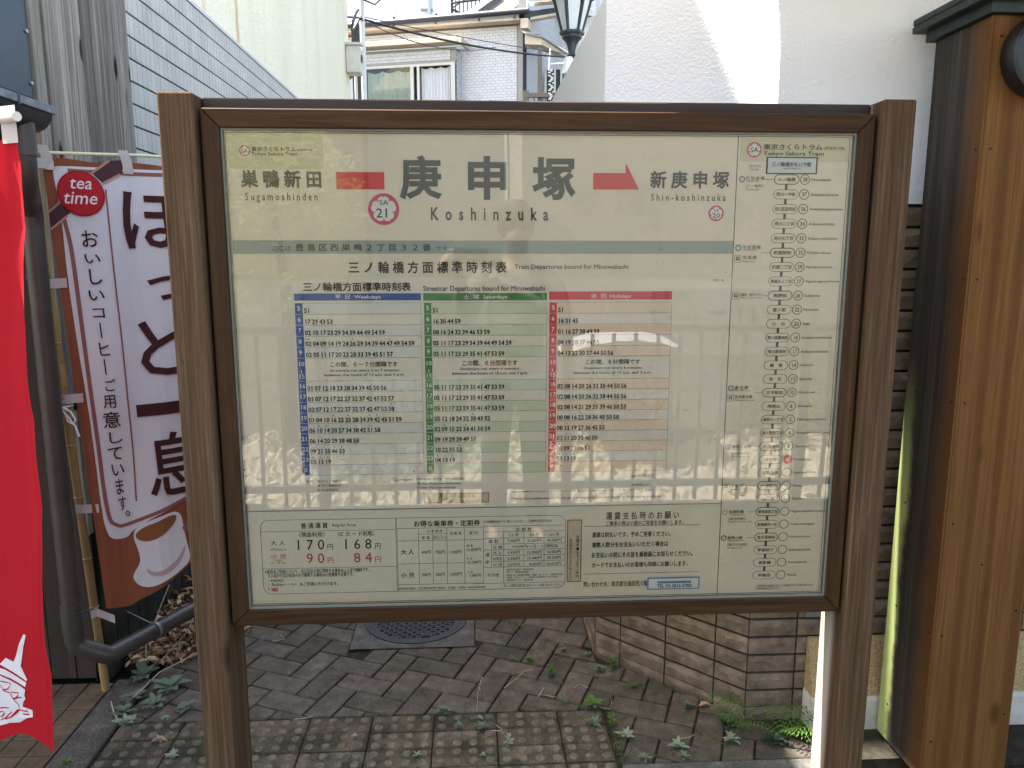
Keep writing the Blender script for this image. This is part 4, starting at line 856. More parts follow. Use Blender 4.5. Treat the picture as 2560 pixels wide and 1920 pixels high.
# ================================================================= LEFT BACK: tiled boundary wall and cream house
def at(px, py, Y):                    # a point of the place, Y metres down the alley, on the sight line measured at px, py
    y_ = R(3); p_ = R(9.5); fw = Vector((math.sin(y_)*math.cos(p_), math.cos(y_)*math.cos(p_), -math.sin(p_))); rt = Vector((math.cos(y_), -math.sin(y_), 0)); up = rt.cross(fw)
    d = fw+rt*(px-1280)/1910+up*(960-py)/1910; return Vector((0, 0, 1.51))+d*(Y/d.y)
M['wtile'] = masonry('grey_wall_tile', ((0.40, 0.365, 0.325), (0.455, 0.418, 0.375), (0.51, 0.47, 0.42)), 0.6, 6, 0.05, 60, 0.07)
tw = thing('tiled_wall', 'tall boundary wall faced with narrow grey upright tiles in black joints', 'wall', (-1.6, 6, 0))
MB().box(-1.604, -1.5655, 3.262, 9.6, 0, 2.905).build('backing', M['grout'], tw)
MB().box(-1.606, -1.553, 3.262, 9.6, 2.906, 2.925).build('coping', plain('coping_aluminium', (.5, .51, .52), .4, .3), tw)
tm = MB().box(-.0065, 0, -.0258, .0258, -.0462, .0462).mesh('tile', M['wtile'], (0, 0, 0), .0015)
rest = MB()
for j in range(114):
    y0 = 3.292+.0549*j
    for k in range(16):
        z0 = 2.857-.1*k
        if j < 30 and k < 10: inst('tile', tm, tw, (-1.5595, y0, z0), (rnd.uniform(-.003, .003), 0, rnd.uniform(-.01, .01)))
        elif k < 13: rest.box(-1.566, -1.5595, y0-.0258, y0+.0258, z0-.0462, z0+.0462)
o = rest.build('distant_tiles', M['wtile'], tw); o['kind'] = 'stuff'
def cream_mat():
    m = stucco('cream_stucco', (0.82, 0.745, 0.56), 0.8, 90.0, (1, 1, 1), stain=(0.60, 0.54, 0.38)); t = m.node_tree; b = t.nodes['Principled BSDF']
    src = b.inputs['Base Color'].links[0].from_socket; geo = nd(t, 'ShaderNodeNewGeometry'); sp = nd(t, 'ShaderNodeSeparateXYZ'); t.links.new(geo.outputs['Position'], sp.inputs[0])
    nz = noise(t, geo.outputs['Position'], 3.0, 3.0); out = src
    for y0, wd, a in ((5.72, .045, .75), (5.02, .05, .35)):
        ad = nd(t, 'ShaderNodeMath', operation='MULTIPLY_ADD'); ad.inputs[1].default_value = .12; ad.inputs[2].default_value = -.06-y0; t.links.new(nz, ad.inputs[0])
        s_ = nd(t, 'ShaderNodeMath', operation='ADD'); t.links.new(ad.outputs[0], s_.inputs[0]); t.links.new(sp.outputs['Y'], s_.inputs[1])
        ab = nd(t, 'ShaderNodeMath', operation='ABSOLUTE'); t.links.new(s_.outputs[0], ab.inputs[0]); mr = nd(t, 'ShaderNodeMapRange'); mr.inputs[1].default_value = wd*.3; mr.inputs[2].default_value = wd; mr.inputs[3].default_value = a; mr.inputs[4].default_value = 0; t.links.new(ab.outputs[0], mr.inputs[0])
        out = mix3(t, mr.outputs[0], out, (0.52, 0.33, 0.13))
    t.links.new(out, b.inputs['Base Color']); return m
M['cream'] = cream_mat()
ch = thing('cream_house', 'tall cream stucco house with greenish streaks and rust stains behind the tiled wall', 'building', (-3, 7, 0))
MB().prism([(-1.606, 2.70, 0), (-1.606, 10.84, 0), (-1.606, 10.84, 7.24), (-1.606, 6.8, 10.85), (-1.606, 2.70, 7.17)], (-7, 0, 0)).build('wall', M['cream'], ch)
# meter box and conduits at its far corner
mb_ = thing('meter_box', 'cream electric meter box mounted on the corner of the cream house', 'meter box', (-1.52, 10.75, 3.9))
M['boxc'] = plain('cream_enamel', (.62, .58, .50), .5, noise=.15, nscale=8)
MB().box(-1.60, -1.42, 10.55, 10.80, 3.87, 4.20).build('case', M['boxc'], mb_, .006); MB().prism([(-1.61, 10.52, 4.20), (-1.40, 10.52, 4.20), (-1.40, 10.84, 4.25), (-1.61, 10.84, 4.25)], (0, 0, .03)).build('lid', M['boxc'], mb_)
MB().box(-1.415, -1.405, 10.62, 10.72, 4.02, 4.10).build('dial_window', M['blk'], mb_)
cp = thing('conduit_pole', 'pale conduit pipes and black cable brackets on the far corner of the cream house', 'pipe', (-1.45, 11, 0))
M['pvcw'] = plain('white_pvc', (.62, .62, .60), .4)
MB().tube([(-1.435, 11.0, 1.0), (-1.435, 11.0, 7.5)], .035, 12).build('pipe', M['pvcw'], cp, smooth=True); MB().tube([(-1.53, 10.9, 1.0), (-1.53, 10.9, 3.9)], .02, 10).build('pipe', M['pvcw'], cp, smooth=True)
MB().box(-1.60, -1.50, 11.1, 11.3, 0, 4.6).build('dark_channel', M['gut'], cp)
for z in (4.63, 4.93, 3.5): MB().tube([(-1.62, 10.86, z), (-1.47, 10.93, z+.01), (-1.45, 11.0, z)], .012, 6).build('bracket', M['gut'], cp)
MB().tube(catenary((-1.47, 10.95, 4.75), (-1.53, 10.7, 4.46), -.04), .016, 8).build('black_cable', M['blk'], cp); MB().tube([(-1.47, 10.95, 5.0), (-1.4, 10.9, 4.86), (-1.25, 10.9, 4.80), (-1.1, 10.9, 4.93), (-1.06, 10.9, 5.02)], .012, 8).build('black_cable', M['blk'], cp)
MB().tube([(-1.47, 10.95, 4.62), (-1.53, 10.9, 4.5), (-1.55, 10.8, 4.45)], .016, 8).build('black_cable', M['blk'], cp)
MB().tube([(-1.16, 10.9, 5.3), (-1.13, 10.9, 5.05), (-1.05, 10.9, 4.98)], .035, 8).build('cable_clamp', M['blk'], cp)
for i, (a, b, sg, r_, lb) in enumerate((((900, 46), (1432, 143), .10, .016, 'thick twisted black service cable crossing in front of the tiled house'), ((900, 40), (1432, 136), .04, .006, 'thin black wire strung just above the thick service cable'), ((905, 50), (1240, 118), .18, .007, 'slack thin black wire sagging below the thick service cable'))):
    p = at(*a, 10.95); q = at(*b, 14.5); cb = thing('overhead_cable', lb, 'cable', p); MB().tube(catenary(p, q, sg), r_, 6).build('wire', M['blk'], cb)

# ================================================================= FAR HOUSE
eH = Vector((.9613, -.2756, 0)); nH = Vector((-.2756, -.9613, 0)); oH = Vector((1.166, 18.0, 0))
def H(s, d, z): return oH+eH*s+nH*d+Vector((0, 0, z))
M['htile'] = masonry('glazed_house_tile', ((0.47, 0.48, 0.50), (0.54, 0.55, 0.57), (0.60, 0.61, 0.63)), 0.35, 9, 0.05, 40, 0.05)
M['hgrout'] = plain('house_grout', (0.13, 0.13, 0.135), .9); M['beige'] = plain('beige_trim', (0.55, 0.46, 0.36), .6, noise=.12, nscale=4); M['greytrim'] = plain('grey_trim', (0.27, 0.265, 0.25), .5); M['alu'] = plain('aluminium_frame', (0.42, 0.42, 0.40), .4, .3)
M['darkroof'] = plain('dark_roof_sheet', (0.035, 0.038, 0.048), .45, .2); M['curtain'] = cloth('curtain_cloth', (0.74, 0.75, 0.78), .3); M['hglass'] = glassmat('window_glass', 0.02, (.84, .88, .85), 0, 1.45, .0, .7); M['dusk'] = plain('dim_room', (0.05, 0.05, 0.05), .9)
hs = thing('tiled_house', 'house clad in small white tiles with a curtained bay window at the alley end', 'building', (1.2, 19, 0))
def hbox(s0, s1, d0, d1, z0, z1, nm, mat, par=hs, bev=0): return MB().obox(H(s0, d0, z0), eH*(s1-s0), nH*(d1-d0), Vector((0, 0, z1-z0))).build(nm, mat, par, bev)
hbox(-9, -.05, -4, -.012, 0, 6.62, 'wall', M['hgrout'])
def tiles(o0, ax, nr, s0, s1, z0, z1, wt=.118, ht=.054, par=hs, nm='wall_tiles', cut=None):
    mb = MB(); k = 0; z = z1-ht
    while z > z0:
        s = s0+(k % 2)*(wt+.006)/2-(wt+.006)/2
        while s < s1:
            a = max(s, s0); b = min(s+wt, s1)
            if b-a > .02 and not (cut and cut(a, b, z)): mb.obox(o0+ax*a+Vector((0, 0, z)), ax*(b-a), nr*.008, Vector((0, 0, ht)))
            s += wt+.006
        z -= ht+.006; k += 1
    o = mb.build(nm, M['htile'], par); o['kind'] = 'stuff'; return o
tiles(oH+nH*-.0118, eH, nH, -4.7, -.12, 4.3, 6.56, cut=lambda a, b, z: b < -1.42 and z < 6.02)
hbox(-.1, .02, -.03, .02, 0, 6.62, 'corner_trim', M['greytrim'])
hbox(-5, -.0, .0, .28, 6.60, 6.64, 'soffit', M['beige'])
MB().tube([H(-5, .34, 6.70), H(.22, .34, 6.76)], .062, 10).build('gutter', M['darkroof'], hs, smooth=True)
for s in (-3.9, -2.9, -1.9, -.9, -.1): MB().tube([H(s, .34, 6.62), H(s+.02, .34, 6.83)], .03, 6).build('gutter_bracket', M['darkroof'], hs)
MB().obox(H(-5, -1.5, 7.15), eH*5.2, nH*1.83+Vector((0, 0, -.36)), Vector((0, 0, .03))).build('roof', plain('pale_roof_edge', (.55, .55, .52), .5), hs)
hbox(.03, .2, -.2, .30, 6.42, 6.62, 'eave_end', M['beige'])
# bay
hbox(-4.7, -1.42, .0, .33, 4.0, 4.9, 'bay_base', M['hgrout'])
hbox(-4.7, -1.43, .05, .33, 5.97, 6.09, 'bay_head', M['hgrout']); tiles(H(0, .331, 0), eH, nH, -4.7, -1.56, 5.83, 6.06, .14, .07)
hbox(-4.7, -1.42, .33, .345, 6.062, 6.11, 'bay_trim', M['greytrim']); hbox(-4.7, -1.43, .325, .352, 5.80, 5.86, 'bay_trim', M['greytrim']); hbox(-1.55, -1.42, .335, .352, 5.84, 6.07, 'bay_trim', M['greytrim'])
hbox(-1.45, -1.425, .0, .33, 4.0, 6.0, 'bay_cheek', M['hgrout']); tiles(H(-1.42, 0, 0), nH, eH, .0, .33, 4.6, 6.03, .10, .054)
hbox(-4.7, -1.30, .30, .62, 6.15, 6.26, 'awning', M['beige'], hs, .01); hbox(-1.30, -1.22, .0, .62, 6.12, 6.24, 'awning_bracket', M['beige'])
wn = hbox(-4.7, -1.46, .30, .345, 5.74, 5.80, 'window', M['alu'])
for a, b in ((-1.56, -1.46), (-2.36, -2.30), (-2.52, -2.44), (-3.70, -3.63), (-3.80, -3.74)): MB().obox(H(a, .30, 4.9), eH*(b-a), nH*.05, Vector((0, 0, .85))).build('frame', M['alu'], wn)
MB().obox(H(-3.63, .315, 4.9), eH*1.11, nH*.006, Vector((0, 0, .84))).build('pane', M['hglass'], wn)
MB().obox(H(-4.7, .18, 4.8), eH*3.22, nH*.02, Vector((0, 0, 1.0))).build('dark_interior', M['dusk'], wn)
def curtain(s0, s1, z0, z1, d, amp, nw):
    mb = MB(); n = int((s1-s0)*60); vs = []; sc = []
    for i in range(n+1):
        s = s0+(s1-s0)*i/n; w_ = amp*math.sin(nw*2*math.pi*i/n+math.sin(i*.35)*.8)
        dz = -.045*abs(math.sin(3*math.pi*i/n)); vs += [tuple(H(s, d+w_, z0)), tuple(H(s, d+w_*.5, z1+dz))]
    return mb.add(vs, [(2*i, 2*i+2, 2*i+3, 2*i+1) for i in range(n)]).build('curtain', M['curtain'], wn, smooth=True)
curtain(-2.29, -1.60, 4.7, 5.74, .25, .02, 9); curtain(-3.60, -2.48, 4.7, 5.70, .24, .018, 10); curtain(-4.3, -3.82, 4.7, 5.6, .25, .018, 5)
# wing to the right: a wall running back, then one facing the alley
wA = H(.06, -.25, 0); dA = Vector((.477, .879, 0)); nA = Vector((.879, -.477, 0)); wB = wA+dA*2.25
MB().obox(wA+nA*-.2, dA*2.25, nA*.19, Vector((0, 0, 7.6))).build('wing_wall', M['hgrout'], hs); tiles(wA+nA*-.0098, dA, nA, 0, 2.25, 4.9, 7.5)
MB().obox(wB+nH*-.2, eH*4, nH*.19, Vector((0, 0, 9))).build('wing_wall', M['hgrout'], hs); tiles(wB+nH*-.0098, eH, nH, 0, 1.9, 5.0, 8.6)
MB().obox(H(.1, -.25, 7.02)+eH*.05, eH*.95, nH*.25, Vector((0, 0, .02))).build('soffit', M['beige'], hs)
MB().prism([at(1312, 30, 17.9), at(1312, 44, 17.9), at(1398, 31, 18.2), at(1398, 17, 18.2)], (0, .2, 0)).build('fascia', M['darkroof'], hs)
MB().prism([at(1326, 43, 17.85), at(1326, 49, 17.85), at(1396, 37, 18.15), at(1396, 31, 18.15)], (0, .2, 0)).build('fascia_trim', M['beige'], hs)
MB().prism([at(1222, 36, 19.4), at(1262, 36, 19.4), at(1325, -12, 19.4), at(1285, -12, 19.4)], (0, .3, 0)).build('bargeboard', M['beige'], hs)
MB().prism([at(1185, 40, 19.3), at(1200, 40, 19.3), at(1262, -6, 19.3), at(1238, -6, 19.3)], (0, .3, 0)).build('bargeboard', M['darkroof'], hs)
MB().prism([at(1150, 40, 19.25), at(1172, 40, 19.25), at(1240, -8, 19.25), at(1222, -8, 19.25)], (0, .3, 0)).build('roof_edge', plain('pale_eave', (.6, .59, .56), .6), hs)
mb = MB(); V0 = [at(1262, 36, 19.6), at(1480, 36, 19.6), at(1480, -60, 19.6), at(1325, -60, 19.6), at(1325, -14, 19.6)]
MB().prism(V0, (0, .2, 0)).build('gable_wall', M['hgrout'], hs)
gt_o = V0[0]+Vector((0, -.012, 0)); g1 = Vector((1, 0, 0)); g0 = at(1262, 36, 19.6)
def gcut(a, b, z): return False
tiles(Vector((g0.x, 19.6, 0)), g1, Vector((0, -1, 0)), .05, 2.2, g0.z-.05, g0.z+.72, cut=lambda a, b, z: (a) < (z-g0.z)*1.35+.03)
# lower canopy, balcony post and rail, dark glazing
MB().prism([at(1312, 84, 17.6), at(1355, 96, 17.6), at(1420, 138, 18.6), at(1420, 144, 18.6), at(1354, 112, 17.6), at(1312, 110, 17.6)], (.02, .18, 0)).build('canopy', M['beige'], hs)
MB().prism([at(1300, 76, 17.7), at(1312, 84, 17.55), at(1356, 94, 17.55), at(1420, 135, 18.5), at(1420, 131, 18.6), at(1350, 88, 17.8)], (0, 0, .02)).build('canopy_roof', M['greytrim'], hs)
M['brownrail'] = plain('brown_aluminium', (.13, .105, .08), .45, .3)
MB().obox(at(1344, 258, 17.5), (.095, 0, 0), (0, .09, 0), (0, 0, 1.15)).build('balcony_post', M['brownrail'], hs)
MB().obox(at(1309, 243, 17.45), (1.05, -.1, 0), (0, .08, 0), (0, 0, .09)).build('balcony_rail', M['brownrail'], hs); MB().obox(at(1309, 262, 17.45), (.12, 0, 0), (0, .08, 0), (0, 0, .3)).build('balcony_post', M['brownrail'], hs)
for i in range(5): MB().obox(at(1334+i*14, 262, 17.48), (.03, 0, 0), (0, .03, 0), (0, 0, .2)).build('baluster', M['brownrail'], hs)
MB().obox(at(1362, 262, 18.9), (.72, 0, 0), (0, .03, 0), (0, 0, .80)).build('dark_window', M['dusk'], hs)
for px in (1361, 1384, 1400): MB().obox(at(px, 262, 18.85), (.05, 0, 0), (0, .03, 0), (0, 0, .82)).build('frame', M['alu'], hs)
lh = thing('laundry_hanger', 'white laundry pole and pegs hanging under the beige balcony canopy', 'hanger', at(1376, 125, 17.2))
MB().tube([at(1376, 122, 17.2), at(1372, 176, 17.2)], .018, 8).build('drop_bar', M['pvcw'], lh); MB().tube([at(1372, 161, 17.2), at(1418, 158, 17.2)], .02, 8).build('pole', M['pvcw'], lh)
mb = MB()
for i in range(22):
    z_ = 175+i*3.7; sgn = 1 if i % 2 else -1; p = at(1373+sgn*rnd.uniform(0, 3)+(5 if i % 3 == 0 else 0), z_, 17.2); mb.obox(p, (.055, 0, 0), (0, .02, 0), (0, 0, .022))
mb.build('pegs', M['pvcw'], lh)
# white block and black balcony behind
wk = thing('white_block', 'plain white panelled building with a grey downpipe standing behind the tiled house', 'building', (-1, 28, 0))
M['wpanel'] = plain('white_panel', (.78, .79, .77), .7); MB().box(-9, 4, 27, 34, 0, 16).build('wall', M['wpanel'], wk)
for px in (990, 1040, 1103): p = at(px, 20, 26.99); MB().box(p.x-.012, p.x+.012, 26.985, 27, 0, 15).build('panel_joint', plain('panel_joint', (.5, .52, .52), .8), wk)
p = at(1073, 20, 26.9); MB().tube([(p.x, 26.9, 0), (p.x, 26.9, 15)], .07, 10).build('downpipe', plain('grey_pipe', (.42, .46, .47), .5), wk, smooth=True); MB().obox((p.x-.28, 26.85, p.z-.08), (.4, 0, 0), (0, .1, 0), (0, 0, .05)).build('pipe_bracket', M['greytrim'], wk)
rl = thing('balcony_railing', 'black metal balcony railing with thin upright bars above the dark gutter', 'railing', at(1130, 40, 22))
a, b = at(1130, 44, 22), at(1205, -30, 22)
MB().obox(at(1127, 32, 22), (.07, 0, 0), (0, .06, 0), (0, 0, 1.0)).build('post', M['blk'], rl)
for i in range(7): q = at(1138+i*10, 40-(i*1.0), 22); MB().obox(q, (.028, 0, 0), (0, .03, 0), (0, 0, .8)).build('bar', M['blk'], rl)
MB().tube([at(1129, 22, 22), at(1156, 36, 22)], .03, 6).build('rail', M['blk'], rl); MB().tube([at(1129, 8, 22), at(1200, -2, 22)], .03, 6).build('rail', M['blk'], rl); MB().tube([at(1129, 20, 22.2), at(1165, -5, 22.2)], .03, 6).build('rail', M['blk'], rl)

# ================================================================= street lamp
lp = thing('street_lamp', 'black six sided lantern street lamp with frosted panes rising behind the grey side wall', 'street lamp', (1.015, 8, 0))
M['lampm'] = plain('lamp_iron', (0.032, 0.040, 0.045), .45, .2, noise=.3, nscale=14); M['frost'] = plain('frosted_pane', (.50, .53, .53), .35, noise=.1, nscale=6)
def hexr(r, z, a0=0): return [Vector((1.015+r*math.cos(R(a0+60*k)), 8+r*math.sin(R(a0+60*k)), z)) for k in range(6)]
lo, hi = hexr(.098, 3.70), hexr(.185, 4.0)
for k in range(6):
    a, b, c_, d_ = lo[k], lo[(k+1) % 6], hi[(k+1) % 6], hi[k]; ins = lambda p, q: p.lerp(q, .14)
    c0 = Vector((1.015, 8, 3.85)); off = ((a+b+c_+d_)/4-c0).normalized()*.006
    MB().prism([ins(a, b), ins(b, a), ins(c_, d_), ins(d_, c_)], -off).build('pane', M['frost'], lp)
    MB().tube([a, d_], .016, 6).build('glazing_bar', M['lampm'], lp)
ll = MB().lathe([(.11, 3.665), (.125, 3.68), (.125, 3.70), (.10, 3.705), (.0001, 3.705)], (1.015, 8, 0), 6).build('lantern_base', M['lampm'], lp)
MB().lathe([(.185, 3.99), (.215, 3.995), (.22, 4.02), (.20, 4.03), (.15, 4.12), (.06, 4.18), (.03, 4.25), (.0001, 4.27)], (1.015, 8, 0), 6).build('lantern_roof', M['lampm'], lp)
MB().lathe([(.034, 0), (.034, 3.46), (.05, 3.475), (.034, 3.50), (.037, 3.53), (.05, 3.58), (.075, 3.62), (.098, 3.64), (.10, 3.665), (.0001, 3.665)], (1.015, 8, 0), 16).build('pole', M['lampm'], lp, smooth=True)
MB().lathe([(.066, 3.30), (.075, 3.30), (.058, 3.36), (.046, 3.44), (.040, 3.46)], (.985, 7.99, 0), 16).build('white_sleeve', M['pvcw'], lp, smooth=True)

# ================================================================= BANNERS
INK.update({'bw': cloth('banner_white', (.66, .66, .68), .2), 'bwt': cloth('banner_lettering_white', (.75, .74, .74), .2), 'bl': cloth('banner_line', (.25, .10, .085), .1), 'bk': cloth('banner_ribbon', (.075, .035, .04), .1), 'bp': cloth('banner_pink', (.45, .22, .18), .1), 'bc': cloth('banner_coffee', (.22, .085, .035), .1), 'bs': cloth('banner_shade', (.42, .32, .32), .1), 'bt': cloth('banner_ink', (.055, .018, .018), .1), 'bd': cloth('banner_disc', (.42, .022, .03), .15), 'bdr': cloth('banner_disc_rim', (.30, .012, .02), .15)})
COF_L0= [-1.2316, 2.5, 0.0] ;COF_SL= [-0.0467, -0.0, 1.0] #TLz 1.8012417097887647 BLz 0.3325238770498393
DISC= [0.094, 1.7042, 0.066, 0.0698]
CPOLY=[('bw',[(0.0242,1.7669),(0.0290,1.7792),(0.0373,1.7857),(0.2146,1.7891),(0.3827,1.7901),(0.3656,0.6860),(0.2963,0.6656),(0.1828,0.6238),(0.1094,0.5850),(0.0949,0.5665),(0.0689,0.5634),(0.0478,0.5692),(0.0363,0.5843),(0.0267,0.6425),(0.0302,0.8462),(0.0303,1.0359),(0.0251,1.2419),(0.0244,1.4505),(0.0309,1.6155),(0.0298,1.6754)],1),('bk',[(0.1862,1.8109),(0.2295,1.8162),(0.2188,1.7756),(0.1604,1.7388),(0.1274,1.7728)],3),('bk',[(-0.0012,1.6428),(0.0336,1.6804),(0.0692,1.6596),(0.0526,1.6407),(-0.0013,1.5916)],3),('bw',[(0.1068,0.5708),(0.1300,0.6016),(0.1945,0.6211),(0.2468,0.6329),(0.2676,0.6166),(0.2702,0.5812),(0.2750,0.5068),(0.2828,0.4458),(0.2350,0.4122),(0.2006,0.3945),(0.1605,0.3784),(0.1287,0.3767),(0.1051,0.3884),(0.0912,0.4171),(0.0984,0.4370),(0.1206,0.4678),(0.1216,0.5035)],3),('bc',[(0.1131,0.5624),(0.1246,0.5814),(0.1542,0.5968),(0.1864,0.6048),(0.2261,0.6201),(0.2548,0.6183),(0.2456,0.5933),(0.2133,0.5634),(0.1730,0.5428),(0.1354,0.5421)],4),('bs',[(0.1371,0.4496),(0.1477,0.4326),(0.1852,0.4275),(0.2407,0.4626),(0.2686,0.5081),(0.2685,0.4897),(0.2414,0.4403),(0.1898,0.4118),(0.1521,0.4156),(0.1363,0.4317)],4),('bl',[(0.2654,0.5675),(0.3030,0.6114),(0.2990,0.5755),(0.2726,0.5441)],4)]
CPATH=[('bl',[(0.0658,1.7729),(0.2128,1.7740),(0.3810,1.7744)],0.012,2),('bl',[(0.0368,1.6280),(0.0447,1.5603),(0.0469,1.4892),(0.0446,1.2911),(0.0433,1.0863),(0.0443,0.8850),(0.0413,0.7345),(0.0456,0.6318),(0.0630,0.6157),(0.0811,0.6050),(0.1839,0.6337),(0.3523,0.6883)],0.012,2),('bl',[(0.1650,1.7204),(0.1634,1.6878),(0.1579,1.4591),(0.1539,1.2488),(0.1467,1.0358),(0.1443,0.8614),(0.1336,0.6859)],0.005,2),('bp',[(0.1862,1.8109),(0.1265,1.7654)],0.006,4),('bp',[(0.2124,1.7702),(0.1569,1.7374)],0.006,4),('bp',[(-0.0021,1.6439),(0.0355,1.6780)],0.006,4),('bp',[(-0.0023,1.5916),(0.0474,1.6344)],0.006,4)]
CTEXT=[('bwt','tea',0.0657,1.7176,0.1287,1.7488,0.006,0.25),('bwt','time',0.0440,1.6713,0.1384,1.7086,0.006,0.25),('bt','お',0.0780,1.5388,0.1244,1.5906,0.008,0),('bt','い',0.0791,1.4869,0.1234,1.5166,0.008,0),('bt','し',0.0853,1.4195,0.1209,1.4694,0.008,0),('bt','い',0.0759,1.3693,0.1205,1.4019,0.008,0),('bt','コ',0.0801,1.3136,0.1136,1.3439,0.008,0),('bt','|',0.0938,1.2474,0.0979,1.2982,0.008,0),('bt','ヒ',0.0839,1.1906,0.1132,1.2341,0.008,0),('bt','|',0.0913,1.1288,0.0954,1.1802,0.008,0),('bt','ご',0.0855,1.0731,0.1174,1.1146,0.008,0),('bt','用',0.0743,1.0161,0.1107,1.0604,0.008,0),('bt','意',0.0670,0.9499,0.1173,1.0049,0.008,0),('bt','し',0.0779,0.8956,0.1171,0.9352,0.008,0),('bt','て',0.0690,0.8380,0.1105,0.8826,0.008,0),('bt','い',0.0730,0.7835,0.1097,0.8239,0.008,0),('bt','ま',0.0777,0.7184,0.1011,0.7726,0.008,0),('bt','す',0.0796,0.6624,0.1031,0.7101,0.008,0),('bt','。',0.0961,0.6389,0.1098,0.6594,0.008,0),('bt','ほ',0.2032,1.5342,0.3962,1.7179,0.012,0),('bt','っ',0.2542,1.3636,0.3778,1.4466,0.012,0),('bt','と',0.2020,1.1107,0.3616,1.2954,0.012,0),('bt','一',0.1689,0.9770,0.3779,1.0186,0.012,0),('bt','息',0.1798,0.6900,0.3632,0.9147,0.012,0)]
RED_EDGE= [(-0.0007, 1.7542), (-0.0133, 1.6827), (-0.0214, 1.6281), (-0.004, 1.5587), (-0.0026, 1.43), (0.0011, 1.3116), (0.0153, 1.1538), (0.0287, 1.0587), (0.0448, 0.8766), (0.0702, 0.6688), (0.0798, 0.4939), (0.1112, 0.3042)]
E1 =[ (0.3136,0.4820),(0.2825,0.5080),(0.2449,0.5081),(0.1614,0.6087),(0.1533,0.6069),(0.2070,0.5085),(0.1810,0.4798),(0.1867,0.4753),(0.2638,0.4776),(0.2984,0.4810) ]
E2 =[ (0.3319,0.4695),(0.2949,0.4737),(0.2552,0.4705),(0.1867,0.4704),(0.1969,0.4557),(0.2738,0.4536),(0.3355,0.4529) ]
E3 =[ (0.3365,0.4483),(0.2803,0.4468),(0.1984,0.4478),(0.2086,0.4286),(0.2039,0.4205),(0.2244,0.4040),(0.2353,0.3865),(0.1808,0.3959),(0.1832,0.3763),(0.2128,0.3639),(0.2353,0.3500),(0.2641,0.3316),(0.3195,0.3108),(0.3721,0.2866) ]
S1 =[ (0.3409,0.4285),(0.3082,0.4359),(0.2743,0.4395),(0.2941,0.4178),(0.3134,0.4116) ]
S2 =[ (0.3141,0.4086),(0.2885,0.4083),(0.2808,0.3967),(0.2709,0.3957),(0.2413,0.4180),(0.2263,0.4187) ]
S3 =[ (0.2824,0.4131),(0.2347,0.4257),(0.2240,0.4181),(0.2757,0.3970) ]
S4 =[ (0.3600,0.3419),(0.3253,0.3563),(0.3037,0.3607),(0.2953,0.3522),(0.3327,0.3221),(0.3683,0.3041) ]
S5 =[ (0.2712,0.3942),(0.2528,0.3862),(0.2505,0.3729),(0.2986,0.3368),(0.3334,0.3190) ]
S6 =[ (0.3103,0.3299),(0.2613,0.3693),(0.2035,0.3860),(0.2001,0.3789),(0.2370,0.3663) ]
S7 =[ (0.3627,0.3293),(0.3393,0.3401),(0.3294,0.3377),(0.3547,0.3175) ]
eC = Vector((.866, .5, 0)); nC = Vector((-.5, .866, 0)); cL = Vector(COF_L0); cS = Vector(COF_SL)
def fC(s, y, z):
    wv = .010*math.sin(s*15+z*2.5)+.006*math.sin(z*9+s*7)+.004*math.sin(s*38-z*5)
    return cL+cS*z+eC*s+nC*(wv*min(1, s*12+.2))+nC*y*1.0
cb = thing('coffee_banner', 'white and brown coffee shop banner lettered with tea time, tied to the bamboo pole', 'banner', (-1.3, 2.53, .3))
M['bwood'] = wood('banner_brown_print', (.14, .045, .025), (.21, .07, .035), (.27, .10, .055), 'Z', 50, .05, .85, .05, .1, var=0)
vs = []; NS, NZ = 24, 60
for i in range(NS+1):
    s = .62*i/NS; zb = .330-.012*math.sin(s*20)*(s < .1)+max(0, s-.09)**1.3*.9; zt = 1.806+.004*math.sin(s*30)
    for k in range(NZ+1): vs.append(tuple(fC(s, 0, zb+(zt-zb)*k/NZ)))
MB().add(vs, [(i*(NZ+1)+k, (i+1)*(NZ+1)+k, (i+1)*(NZ+1)+k+1, i*(NZ+1)+k+1) for i in range(NS) for k in range(NZ)]).build('cloth', M['bwood'], cb, smooth=True)
def dense(pts, mx=.03):
    out = []
    for i in range(len(pts)):
        a, b = pts[i], pts[(i+1) % len(pts)]; n = max(1, int(math.hypot(b[0]-a[0], b[1]-a[1])/mx))
        out += [(a[0]+(b[0]-a[0])*j/n, a[1]+(b[1]-a[1])*j/n) for j in range(n)]
    return out
def fill(fn, col, pts, y, parent, nm='printed_panel', step=.03):     # cut a printed shape into strips so that it follows the cloth
    bm = bmesh.new(); vsb = [bm.verts.new((a, 0, b)) for a, b in pts]; bm.faces.new(vsb)
    xs = [p[0] for p in pts]; zs = [p[1] for p in pts]
    for ax, lo_, hi_ in ((0, min(xs), max(xs)), (2, min(zs), max(zs))):
        v = lo_+step
        while v < hi_:
            co = [0, 0, 0]; co[ax] = v; no = [0, 0, 0]; no[ax] = 1
            bmesh.ops.bisect_plane(bm, geom=bm.verts[:]+bm.edges[:]+bm.faces[:], plane_co=co, plane_no=no); v += step
    for v in bm.verts: v.co = fn(v.co.x, y, v.co.z) - wloc(parent)
    me = bpy.data.meshes.new(nm); bm.to_mesh(me); bm.free(); me.materials.append(INK[col]); me.update(); o = bpy.data.objects.new(nm, me); C.objects.link(o); o.parent = parent; return o
def chaikin(p, n=2, close=True):
    for _ in range(n):
        q = []; m_ = len(p)
        for i in range(m_ if close else m_-1):
            a, c = p[i], p[(i+1) % m_]; q += [(a[0]*.75+c[0]*.25, a[1]*.75+c[1]*.25), (a[0]*.25+c[0]*.75, a[1]*.25+c[1]*.75)]
        p = q if close else [p[0]]+q+[p[-1]]
    return p
